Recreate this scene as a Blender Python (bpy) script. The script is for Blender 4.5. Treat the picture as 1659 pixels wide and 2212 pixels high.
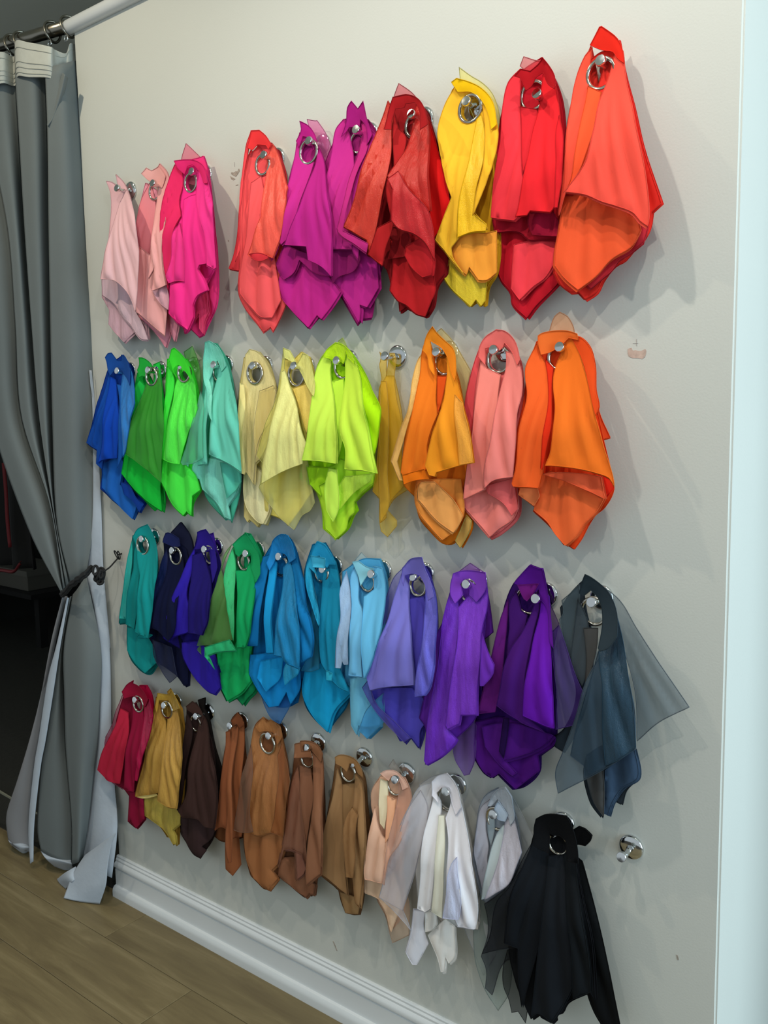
import bpy, bmesh, math, random
import numpy as np
from mathutils import Vector, Matrix
from mathutils.geometry import delaunay_2d_cdt

for o in list(bpy.data.objects): bpy.data.objects.remove(o)
SC = bpy.context.scene
COL = SC.collection
pi = math.pi

# ------------------------------------------------------------------ camera
CAM = Vector((2.16489, -1.42831, 1.40382))
yaw, pitch, roll, FPX = 0.675251, 0.11564, -0.0173906, 1912.356
fw = Vector((-math.sin(yaw)*math.cos(pitch), math.cos(yaw)*math.cos(pitch), -math.sin(pitch)))
r0 = Vector((math.cos(yaw), math.sin(yaw), 0)); u0 = r0.cross(fw)
rt = r0*math.cos(roll) + u0*math.sin(roll); up = -r0*math.sin(roll) + u0*math.cos(roll)
cd = bpy.data.cameras.new('camera'); cam = bpy.data.objects.new('camera', cd); COL.objects.link(cam)
m = Matrix((rt, up, -fw)).transposed().to_4x4(); m.translation = CAM
cam.matrix_world = m
cd.sensor_fit = 'VERTICAL'; cd.sensor_height = 36.0; cd.sensor_width = 27.0
cd.lens = FPX/2212*36.0; cd.clip_start = .05; cd.clip_end = 60
SC.camera = cam

# ------------------------------------------------------------------ world, lamps, exposure
SC.view_settings.view_transform = 'Standard'; SC.view_settings.look = 'None'
SC.view_settings.gamma = 1; SC.view_settings.use_curve_mapping = False
SC.view_settings.exposure = 0.0
w = bpy.data.worlds.new('world'); SC.world = w; w.use_nodes = True
w.node_tree.nodes['Background'].inputs[0].default_value = (0.84, 0.94, 1.0, 1)
w.node_tree.nodes['Background'].inputs[1].default_value = 0.54
def area_light(name, loc, target, size, power, color, size_y=None, spread=pi):
    l = bpy.data.lights.new(name, 'AREA'); l.energy = power; l.color = color
    l.shape = 'RECTANGLE' if size_y else 'DISK'; l.size = size; l.spread = spread
    if size_y: l.size_y = size_y
    o = bpy.data.objects.new(name, l); COL.objects.link(o); o.location = loc
    o.rotation_euler = (Vector(target)-Vector(loc)).to_track_quat('-Z', 'Y').to_euler()
    return o
def spot(name, loc, target, power, color, cone=1.9, r=.022, blend=.8):
    l = bpy.data.lights.new(name, 'SPOT'); l.energy = power; l.color = color
    l.spot_size = cone; l.spot_blend = blend; l.shadow_soft_size = r
    o = bpy.data.objects.new(name, l); COL.objects.link(o); o.location = loc
    o.rotation_euler = (Vector(target)-Vector(loc)).to_track_quat('-Z', 'Y').to_euler()
    return o
# shop ceiling spotlights in front of the wall, and the daylight of the shop front to the right
spot('ceiling_spotlight', (1.15, -1.0, 2.92), (1.25, 0, .7), 40, (1, .94, .84))
spot('ceiling_spotlight', (2.35, -1.15, 2.92), (1.5, 0, .7), 43, (1, .95, .87))
spot('ceiling_spotlight', (.15, -.95, 2.92), (.4, 0, 1.0), 41, (1, .89, .68))
spot('ceiling_spotlight', (1.85, -.75, 2.92), (1.6, 0, .7), 27, (1, .93, .82))
area_light('shop_front_daylight', (5.2, -.3, 1.5), (0.5, .1, 1.2), 3.6, 190, (.66, .88, 1.0), 2.6)

# ------------------------------------------------------------------ materials
def lin(h):
    v = [int(h[i:i+2], 16)/255 for i in (0, 2, 4)]
    return [c/12.92 if c <= .04045 else ((c+.055)/1.055)**2.4 for c in v]
def base_mat(name):
    m = bpy.data.materials.new(name); m.use_nodes = True
    nt = m.node_tree; return m, nt, nt.nodes['Principled BSDF'], nt.nodes['Material Output']
def plain(name, hexc, rough=.6, metal=0, spec=.5, noise=0, scale=20, bump=0, bscale=200, coat=0):
    m, nt, b, out = base_mat(name)
    c = lin(hexc)
    b.inputs['Base Color'].default_value = (*c, 1)
    b.inputs['Roughness'].default_value = rough; b.inputs['Metallic'].default_value = metal
    b.inputs['Specular IOR Level'].default_value = spec; b.inputs['Coat Weight'].default_value = coat
    tc = nt.nodes.new('ShaderNodeTexCoord')
    if noise:
        n = nt.nodes.new('ShaderNodeTexNoise'); n.inputs['Scale'].default_value = scale; n.inputs['Detail'].default_value = 5
        nt.links.new(tc.outputs['Object'], n.inputs['Vector'])
        r = nt.nodes.new('ShaderNodeMapRange'); r.inputs[3].default_value = 1-noise; r.inputs[4].default_value = 1+noise
        r.inputs[1].default_value = .3; r.inputs[2].default_value = .7
        nt.links.new(n.outputs['Fac'], r.inputs[0])
        mx = nt.nodes.new('ShaderNodeVectorMath'); mx.operation = 'SCALE'; mx.inputs[0].default_value = c
        nt.links.new(r.outputs[0], mx.inputs['Scale']); nt.links.new(mx.outputs[0], b.inputs['Base Color'])
    if bump:
        n = nt.nodes.new('ShaderNodeTexNoise'); n.inputs['Scale'].default_value = bscale; n.inputs['Detail'].default_value = 3
        nt.links.new(tc.outputs['Object'], n.inputs['Vector'])
        bp = nt.nodes.new('ShaderNodeBump'); bp.inputs['Strength'].default_value = bump; bp.inputs['Distance'].default_value = .002
        nt.links.new(n.outputs['Fac'], bp.inputs['Height']); nt.links.new(bp.outputs[0], b.inputs['Normal'])
    return m
WALLP = plain('painted_wall', 'C2C3BC', .75, spec=.25, noise=.012, scale=3, bump=.10, bscale=260)
TRIMP = plain('gloss_trim_paint', 'D0D3D4', .35, noise=.02, scale=8)
CHROME = plain('chrome', 'D8DADA', .10, metal=1)
RINGM = plain('grommet_steel', 'C4BEB2', .16, metal=1)
RODM = plain('brushed_rod_steel', '8A857A', .28, metal=1)
BLACKC = plain('black_cord', '0A0A0C', .8, bump=.5, bscale=500)

_cm = {}; GAIN = 1.0
def cloth(kind, hexc, alpha=None):
    gain = GAIN; key = (kind, hexc, alpha, gain)
    if key in _cm: return _cm[key]
    m, nt, b, out = base_mat({'m': 'matte_cloth', 's': 'satin_cloth', 'o': 'organza_cloth'}[kind])
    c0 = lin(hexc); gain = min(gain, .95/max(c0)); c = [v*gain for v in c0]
    # thin dyed cloth: a little vertical streaking of the dye and weave
    tc = nt.nodes.new('ShaderNodeTexCoord')
    mp = nt.nodes.new('ShaderNodeMapping'); nt.links.new(tc.outputs['Object'], mp.inputs[0])
    mp.inputs['Scale'].default_value = (60, 60, 14) if kind != 'm' else (25, 25, 8)
    n = nt.nodes.new('ShaderNodeTexNoise'); n.inputs['Scale'].default_value = 1.0; n.inputs['Detail'].default_value = 4
    nt.links.new(mp.outputs[0], n.inputs['Vector'])
    weave = nt.nodes.new('ShaderNodeTexNoise'); weave.inputs['Scale'].default_value = 900; weave.inputs['Detail'].default_value = 1
    nt.links.new(tc.outputs['Object'], weave.inputs['Vector'])
    b.inputs['Base Color'].default_value = (*c, 1)
    ad = nt.nodes.new('ShaderNodeMath'); ad.operation = 'MULTIPLY_ADD'
    ad.inputs[1].default_value = .12; nt.links.new(weave.outputs['Fac'], ad.inputs[0]); nt.links.new(n.outputs['Fac'], ad.inputs[2])
    bp = nt.nodes.new('ShaderNodeBump'); nt.links.new(ad.outputs[0], bp.inputs['Height'])
    bp.inputs['Strength'].default_value = {'m': .3, 's': .8, 'o': .45}[kind]
    bp.inputs['Distance'].default_value = {'m': .003, 's': .006, 'o': .003}[kind]
    nt.links.new(bp.outputs[0], b.inputs['Normal'])
    b.inputs['Roughness'].default_value = {'m': .8, 's': .30, 'o': .45}[kind]
    b.inputs['Specular IOR Level'].default_value = {'m': .15, 's': .65, 'o': .5}[kind]
    if kind == 's':
        b.inputs['Anisotropic'].default_value = .5
        b.inputs['Specular Tint'].default_value = (*[.5+.5*v for v in c], 1)
    if kind == 'm':
        b.inputs['Sheen Weight'].default_value = .15; b.inputs['Sheen Roughness'].default_value = .5
        b.inputs['Sheen Tint'].default_value = (*c, 1)
    tr = nt.nodes.new('ShaderNodeBsdfTranslucent'); tr.inputs['Color'].default_value = (*c, 1)
    mx = nt.nodes.new('ShaderNodeMixShader'); mx.inputs[0].default_value = .14 if kind != 'o' else .32
    nt.links.new(b.outputs[0], mx.inputs[1]); nt.links.new(tr.outputs[0], mx.inputs[2])
    last = mx
    if kind == 'o':
        tp = nt.nodes.new('ShaderNodeBsdfTransparent')
        tp.inputs[0].default_value = (*[.45+.55*min(1, v*1.3) for v in c], 1)
        m2 = nt.nodes.new('ShaderNodeMixShader'); m2.inputs[0].default_value = 1-(alpha or .46)
        nt.links.new(mx.outputs[0], m2.inputs[1]); nt.links.new(tp.outputs[0], m2.inputs[2]); last = m2
    nt.links.new(last.outputs[0], out.inputs[0])
    _cm[key] = m; return m

# ------------------------------------------------------------------ helpers
def tag(o, label=None, cat=None, group=None, kind=None):
    for k, v in (('label', label), ('category', cat), ('group', group), ('kind', kind)):
        if v: o[k] = v
    return o
def obj(name, verts, faces, mat, parent=None, smooth=True):
    me = bpy.data.meshes.new(name)
    me.from_pydata([tuple(map(float, v)) for v in verts], [], faces)
    if smooth: me.shade_smooth()
    me.materials.append(mat)
    o = bpy.data.objects.new(name, me); COL.objects.link(o)
    if parent:
        o.parent = parent
        o.matrix_parent_inverse = Matrix.Translation(-parent.location) if False else Matrix.Identity(4)
        # mesh vertices are given in world space: store them relative to the parent
        P = parent.matrix_basis.translation
        q = parent.parent
        while q: P = P + q.matrix_basis.translation; q = q.parent
        me.transform(Matrix.Translation(-P))
    return o
def empty(name, loc):
    o = bpy.data.objects.new(name, None); COL.objects.link(o); o.location = loc; o.empty_display_size = .03
    return o
class MB:
    def __init__(s): s.v = []; s.f = []
    def add(s, v, f):
        n = len(s.v); s.v += [tuple(p) for p in v]; s.f += [tuple(i+n for i in q) for q in f]; return s
    def box(s, a, b):
        x0, y0, z0 = a; x1, y1, z1 = b
        return s.add([(x0,y0,z0),(x1,y0,z0),(x1,y1,z0),(x0,y1,z0),(x0,y0,z1),(x1,y0,z1),(x1,y1,z1),(x0,y1,z1)],
                     [(0,3,2,1),(4,5,6,7),(0,1,5,4),(1,2,6,5),(2,3,7,6),(3,0,4,7)])
    def lathe(s, o, axis, prof, n=28):
        # prof: list of (radius, distance along axis)
        A = Vector(axis).normalized(); U = A.orthogonal().normalized(); V = A.cross(U); O = Vector(o)
        vs = []; fs = []
        for r, t in prof:
            for i in range(n):
                a = 2*pi*i/n; vs.append(O + A*t + (U*math.cos(a)+V*math.sin(a))*max(r, 1e-5))
        for k in range(len(prof)-1):
            for i in range(n):
                j = (i+1) % n; fs.append((k*n+i, k*n+j, (k+1)*n+j, (k+1)*n+i))
        fs.append(tuple(range(n))[::-1]); fs.append(tuple(range((len(prof)-1)*n, len(prof)*n)))
        return s.add(vs, fs)
    def tube(s, pts, r, n=8, closed=False):
        P = [Vector(p) for p in pts]; N = len(P); R = r if hasattr(r, '__len__') else [r]*N
        vs = []; fs = []; U = None
        for i in range(N):
            a = P[(i-1) % N] if (closed or i) else P[i]; b = P[(i+1) % N] if (closed or i < N-1) else P[i]
            T = (b-a).normalized() if (b-a).length > 1e-9 else Vector((0, 0, 1))
            if U is None: U = T.orthogonal().normalized()
            U = (U - T*U.dot(T)); U = U.normalized() if U.length > 1e-6 else T.orthogonal().normalized()
            V = T.cross(U)
            for k in range(n):
                t = 2*pi*k/n; vs.append(P[i] + (U*math.cos(t)+V*math.sin(t))*R[i])
        for i in range(N if closed else N-1):
            j = (i+1) % N
            for k in range(n):
                l = (k+1) % n; fs.append((i*n+k, i*n+l, j*n+l, j*n+k))
        if not closed: fs.append(tuple(range(n))[::-1]); fs.append(tuple(range((N-1)*n, N*n)))
        return s.add(vs, fs)
    def build(s, name, mat, parent=None, smooth=True): return obj(name, s.v, s.f, mat, parent, smooth)
def autosmooth(o, ang=.6):
    me = o.data; bm = bmesh.new(); bm.from_mesh(me)
    bmesh.ops.recalc_face_normals(bm, faces=bm.faces)
    for e in bm.edges:
        if len(e.link_faces) == 2 and e.calc_face_angle(0) > ang: e.smooth = False
    bm.to_mesh(me); bm.free(); return o

# ------------------------------------------------------------------ setting
WX, WT = 1.7236, 0.34           # length of the display wall, depth of its right return
wall = obj('wall_display', *(lambda b: (b.v, b.f))(MB().box((0, 0, 0), (WX, WT, 2.405))), WALLP, smooth=False)
tag(wall, kind='structure')
bm = bmesh.new(); bm.from_mesh(wall.data)
bmesh.ops.bevel(bm, geom=[e for e in bm.edges if abs(e.verts[0].co.z-e.verts[1].co.z) > 1], offset=.004, segments=3, affect='EDGES')
bm.to_mesh(wall.data); bm.free()
# marks left on the bare wall by removed hooks: torn paint patches, pencil ticks, scuffs
def patch(name, mat, pts, t=.0006):
    n = len(pts); v = [(x, -t, z) for x, z in pts]+[(x, 0.0002, z) for x, z in pts]
    f = [tuple(range(n))]+[(i, i+n, (i+1) % n+n, (i+1) % n) for i in range(n)]
    o = obj(name, v, f, mat, wall, smooth=False); return o
TORN = plain('torn_paint_patch', 'B9A295', .9, noise=.18, scale=120)
TORN2 = plain('grey_scuff', '9B9186', .9, noise=.25, scale=200)
PENC = plain('pencil_grey', '9C9693', .9)
for i, pts in enumerate([[(1.54903, 1.49633), (1.55194, 1.49755), (1.55583, 1.49825), (1.55785, 1.49355), (1.56317, 1.49395), (1.56706, 1.4926), (1.57283, 1.49229), (1.57948, 1.49511), (1.58145, 1.49183), (1.5806, 1.48597), (1.57876, 1.48197), (1.5745, 1.47899), (1.56725, 1.48071), (1.55658, 1.48169), (1.55117, 1.48426), (1.54913, 1.48942)], [(1.56385, 1.51194), (1.56481, 1.51188), (1.565, 1.50047), (1.56427, 1.50051)], [(1.55766, 1.50546), (1.56685, 1.5052), (1.56686, 1.50483), (1.55767, 1.50501)], [(0.59105, 1.94551), (0.59427, 1.94748), (0.59958, 1.94504), (0.60741, 1.94671), (0.61352, 1.94565), (0.61525, 1.94938), (0.61837, 1.95034), (0.6212, 1.94582), (0.61798, 1.94286), (0.61396, 1.93953), (0.60676, 1.93471), (0.59771, 1.93929), (0.59171, 1.94336)], [(0.58684, 1.94014), (0.59441, 1.9358), (0.60496, 1.92996), (0.59868, 1.92849), (0.5911, 1.9323)], [(0.60502, 1.91679), (0.61352, 1.9169), (0.6139, 1.91533), (0.60571, 1.91516)], [(0.60264, 1.96722), (0.60387, 1.967), (0.60458, 1.9573), (0.60336, 1.95751)], [(0.5719, 1.79914), (0.57429, 1.79935), (0.57651, 1.79647), (0.57406, 1.79523)], [(1.65315, 0.4559), (1.65597, 0.45602), (1.65799, 0.44889), (1.65522, 0.4468)], [(0.84591, 0.17046), (0.84944, 0.17182), (0.85973, 0.15323), (0.85751, 0.15166)]]):
    patch('wall_scuff' if i not in (1,2,6) else 'pencil_mark', TORN if i == 0 else (PENC if i in (1,2,6) else TORN2), pts)
# rounded white rail capping the wall
cap = MB().lathe((-.022, -.006, 2.419), (1, 0, 0), [(.0, 0), (.010, .001), (.0165, .006), (.018, .012), (.018, 1.80)], 32).build('trim_1', TRIMP)
tag(autosmooth(cap), kind='structure')
# baseboard with moulded profile
prof = [(0, .119), (-.004, .119), (-.0065, .116), (-.0065, .112), (-.010, .108), (-.010, .103), (-.0145, .098), (-.0165, .092), (-.0155, .086), (-.011, .083), (-.011, .081), (-.013, .079), (-.013, .034), (-.0135, .032), (-.020, .030), (-.0245, .024), (-.026, .016), (-.026, 0), (0, 0)]
def sweep(x0, x1):
    b = MB(); n = len(prof)
    b.add([(x0, y, z) for y, z in prof]+[(x1, y, z) for y, z in prof], [(i, (i+1) % n, (i+1) % n+n, i+n) for i in range(n)]+[tuple(range(n))[::-1], tuple(range(n, 2*n))])
    return b
bb = sweep(-.001, WX+.0).build('baseboard_front', TRIMP); tag(autosmooth(bb, .5), kind='structure')

# plank floor, boards parallel to the wall
FLO = []
def wood(name, tone, seed):
    m, nt, b, out = base_mat(name)
    tc = nt.nodes.new('ShaderNodeTexCoord'); mp = nt.nodes.new('ShaderNodeMapping')
    mp.inputs['Scale'].default_value = (1.2, 9, 9); mp.inputs['Location'].default_value = (seed*3.1, seed*1.7, 0)
    nt.links.new(tc.outputs['Object'], mp.inputs[0])
    n = nt.nodes.new('ShaderNodeTexNoise'); n.inputs['Scale'].default_value = 2.2; n.inputs['Detail'].default_value = 8; n.inputs['Roughness'].default_value = .62
    n.inputs['Distortion'].default_value = .6
    nt.links.new(mp.outputs[0], n.inputs['Vector'])
    r = nt.nodes.new('ShaderNodeValToRGB'); e = r.color_ramp.elements
    e[0].position = .18; e[1].position = .85
    a = lin('5C4E36'); c = lin('978866')
    e[0].color = (*[v*tone for v in a], 1); e[1].color = (*[v*tone for v in c], 1)
    k = r.color_ramp.elements.new(.52); k.color = (*[v*tone for v in lin('77694A')], 1)
    nt.links.new(n.outputs['Fac'], r.inputs[0]); nt.links.new(r.outputs[0], b.inputs['Base Color'])
    n2 = nt.nodes.new('ShaderNodeTexNoise'); n2.inputs['Scale'].default_value = 6; n2.inputs['Detail'].default_value = 6
    mp2 = nt.nodes.new('ShaderNodeMapping'); mp2.inputs['Scale'].default_value = (3, 40, 3)
    nt.links.new(tc.outputs['Object'], mp2.inputs[0]); nt.links.new(mp2.outputs[0], n2.inputs['Vector'])
    bp = nt.nodes.new('ShaderNodeBump'); bp.inputs['Strength'].default_value = .25; bp.inputs['Distance'].default_value = .002
    nt.links.new(n2.outputs['Fac'], bp.inputs['Height']); nt.links.new(bp.outputs[0], b.inputs['Normal'])
    b.inputs['Roughness'].default_value = .5; b.inputs['Specular IOR Level'].default_value = .35
    return m
WOODS = [wood('oak_floor_board', t, i) for i, t in enumerate((1.0, .88, 1.1, .95, 1.05))]
floor = tag(obj('floor', *(lambda b: (b.v, b.f))(MB().box((-3.2, -3.2, -.06), (5.4, .0, -.006))), plain('subfloor', '3A3022', .9), smooth=False), kind='structure')
rnd = random.Random(4)
edges = [0.0, -.159, -.335, -.511, -.687, -.863, -1.04, -1.22, -1.40, -1.58]
for i in range(len(edges)-1):
    y1, y0 = edges[i]-.0006, edges[i+1]+.0006
    xs = sorted([-3.2, 3.2]+[-3.2+rnd.uniform(.3, 1.2)+k*1.35 for k in range(5)])
    xs = [x for x in xs if x < 3.2]+[3.2] if xs[-1] < 3.2 else xs
    for k in range(len(xs)-1):
        if xs[k+1]-xs[k] < .05: continue
        x0, x1 = xs[k]+.0006, xs[k+1]-.0006
        q = .0012
        v = [(x0, y0, -.006), (x1, y0, -.006), (x1, y1, -.006), (x0, y1, -.006), (x0, y0, -q), (x1, y0, -q), (x1, y1, -q), (x0, y1, -q),
             (x0+q, y0+q, 0), (x1-q, y0+q, 0), (x1-q, y1-q, 0), (x0+q, y1-q, 0)]
        f = [(8, 9, 10, 11), (4, 5, 9, 8), (5, 6, 10, 9), (6, 7, 11, 10), (7, 4, 8, 11), (0, 1, 5, 4), (1, 2, 6, 5), (2, 3, 7, 6), (3, 0, 4, 7)]
        obj('plank', v, f, WOODS[(i*2+k) % 5], floor, smooth=False)

# dark changing room behind the curtain
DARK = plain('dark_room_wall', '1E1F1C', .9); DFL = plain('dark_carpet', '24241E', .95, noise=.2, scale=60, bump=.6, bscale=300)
CEIL = plain('grey_ceiling', 'D2D4C4', .9, bump=.15, bscale=150)
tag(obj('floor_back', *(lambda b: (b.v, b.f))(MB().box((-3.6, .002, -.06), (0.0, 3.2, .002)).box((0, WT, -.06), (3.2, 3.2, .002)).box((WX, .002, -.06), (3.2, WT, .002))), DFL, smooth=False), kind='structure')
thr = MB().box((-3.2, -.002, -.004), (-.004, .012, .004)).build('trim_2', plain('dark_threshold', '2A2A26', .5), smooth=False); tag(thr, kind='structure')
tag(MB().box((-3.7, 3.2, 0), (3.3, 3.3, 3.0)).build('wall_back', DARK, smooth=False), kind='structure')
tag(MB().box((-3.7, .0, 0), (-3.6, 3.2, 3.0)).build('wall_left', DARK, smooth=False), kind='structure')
tag(MB().box((-3.7, -3.2, 2.95), (3.3, 3.3, 3.03)).build('ceiling', CEIL, smooth=False), kind='structure')
tag(MB().box((2.2, WT, 0), (2.3, 3.2, 3.0)).build('wall_right', WALLP, smooth=False), kind='structure')

# ------------------------------------------------------------------ wall hooks
HK_DEPTH = .046
def make_hook(x, z):
    h = empty('wall_hook', (x, 0, z))
    b = MB().lathe((x, 0, z), (0, -1, 0), [(.0225, 0), (.0225, .003), (.0215, .0048), (.018, .0064), (.010, .0076), (.0, .008)], 36).build('plate', CHROME, h); autosmooth(b, .7)
    pts = [(x, -.006, z), (x, -.016, z-.002), (x, -.026, z-.0045), (x, -.035, z-.004), (x, -.0415, z)]
    MB().tube(pts, [.0065, .0052, .0048, .0048, .005], 14).build('stem', CHROME, h)
    k = MB().lathe((x, -.036, z-.002), (0, -1, .18), [(.0, 0), (.006, .0005), (.0085, .002), (.009, .004), (.009, .0085), (.0082, .0095), (.0, .0098)], 24).build('knob', CHROME, h); autosmooth(k, .7)
    return h
def copy_thing(o):
    c = o.copy(); COL.objects.link(c)
    for ch in list(o.children):
        d = ch.copy(); COL.objects.link(d); d.parent = c
        for g in list(ch.children):
            e = g.copy(); COL.objects.link(e); e.parent = d
    return c
first_hook = None
def hook(x, z, label):
    global first_hook
    if first_hook is None:
        first_hook = make_hook(x, z); h = first_hook
    else:
        h = copy_thing(first_hook); h.location = (x, 0, z)
    tag(h, label, 'wall hook', 'chrome hooks in rows on the wall'); return h

# ------------------------------------------------------------------ cloth swatches
def sst(t): t = np.clip(t, 0, 1); return t*t*(3-2*t)
def depth(L, n, dz, r, top=0):
    """distance of a swatch from the wall: stacked tight at the hook, fanning out below"""
    t = sst(r/.16); g = min(.0075, .05/n)
    return .018 + dz*(.3+.7*t) + L*(.0015+g*t) + .010*t + top
def fold_fn(seed, k=1):
    """cross profile of the folds, as a function of the angle under the hook"""
    R = random.Random(seed)
    br = [-2.2]
    while br[-1] < 2.2: br.append(br[-1]+R.uniform(.09*k, .24*k))
    hs = [R.uniform(.35, 1.0) for _ in br]
    br = np.array(br); hs = np.array(hs)
    def f(a):
        i = np.clip(np.searchsorted(br, a)-1, 0, len(br)-2)
        t = (a-br[i])/(br[i+1]-br[i]); t = np.clip(t, 0, 1)
        return hs[i]*np.sin(pi*t)**.85
    return f
def refine(P, step):
    """closed outline -> smooth outline that keeps its sharp corners, resampled"""
    P = np.array(P, float); n = len(P); T = np.zeros_like(P)
    for i in range(n):
        a = P[i]-P[i-1]; b = P[(i+1) % n]-P[i]
        la, lb = np.linalg.norm(a)+1e-9, np.linalg.norm(b)+1e-9
        c = np.dot(a, b)/(la*lb)
        if c > .80: T[i] = (a/la+b/lb)/2
    out = []
    for i in range(n):
        p, q = P[i], P[(i+1) % n]; L = np.linalg.norm(q-p)
        k = max(1, int(round(L/step)))
        for j in range(k):
            t = j/k; h1 = 2*t**3-3*t*t+1; h2 = t**3-2*t*t+t; h3 = -2*t**3+3*t*t; h4 = t**3-t*t
            t0 = T[i] if T[i].any() else (q-p)/(L+1e-9); t1 = T[(i+1) % n] if T[(i+1) % n].any() else (q-p)/(L+1e-9)
            out.append(p*h1+t0*L*h2+q*h3+t1*L*h4)
    return np.array(out)
def inside(poly, X, Z):
    r = np.zeros(len(X), bool); n = len(poly)
    for i in range(n):
        x1, z1 = poly[i]; x2, z2 = poly[(i+1) % n]
        c = ((z1 > Z) != (z2 > Z)) & (X < (x2-x1)*(Z-z1)/((z2-z1) if z2 != z1 else 1e-12)+x1)
        r ^= c
    return r
def edist(poly, X, Z):
    d = np.full(len(X), 9.); n = len(poly)
    for i in range(n):
        a = poly[i]; b = poly[(i+1) % n]-a; l = max(1e-12, b@b)
        t = np.clip(((X-a[0])*b[0]+(Z-a[1])*b[1])/l, 0, 1)
        d = np.minimum(d, np.hypot(X-a[0]-t*b[0], Z-a[1]-t*b[1]))
    return d
def swatch_mesh(poly, hole, DF, sx=.0055, sz=.010):
    """triangulated cloth within a smooth outline; DF(x, z, edge distance) gives its distance from the wall"""
    B = refine(poly, .007)
    x0, z0 = B.min(0); x1, z1 = B.max(0)
    gx, gz = np.meshgrid(np.arange(x0, x1, sx), np.arange(z0, z1, sz)); gx = gx + (np.arange(gx.shape[0]) % 2)[:, None]*sx/2
    X, Z = gx.ravel(), gz.ravel(); k = inside(B, X, Z); X, Z = X[k], Z[k]
    if len(X):
        k = edist(B, X, Z) > .0028; X, Z = X[k], Z[k]
    pts = [tuple(p) for p in B]; nb = len(pts); ed = [(i, (i+1) % nb) for i in range(nb)]
    if hole:
        hx, hz, hr = hole
        k = np.hypot(X-hx, Z-hz) > hr+.002; X, Z = X[k], Z[k]
        nh = 24; s = len(pts)
        pts += [(hx+hr*math.cos(2*pi*i/nh), hz+hr*math.sin(2*pi*i/nh)) for i in range(nh)]
        ed += [(s+i, s+(i+1) % nh) for i in range(nh)]
    pts += list(zip(X.tolist(), Z.tolist()))
    r = delaunay_2d_cdt([Vector(p) for p in pts], ed, [], 0, 1e-5)
    V = np.array([tuple(v) for v in r[0]]); F = np.array([f for f in r[2] if len(f) == 3])
    C = V[F].mean(1); k = inside(B, C[:, 0], C[:, 1])
    if hole: k &= np.hypot(C[:, 0]-hole[0], C[:, 1]-hole[1]) > hole[2]*.99
    F = F[k]
    D = DF(V[:, 0], V[:, 1], edist(B, V[:, 0], V[:, 1]))
    verts = np.stack([V[:, 0], -D, V[:, 1]], 1)
    DB = DF(B[:, 0], B[:, 1], np.zeros(len(B)))
    rim = np.stack([B[:, 0], -DB, B[:, 1]], 1)
    return verts, F.tolist(), rim

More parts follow.
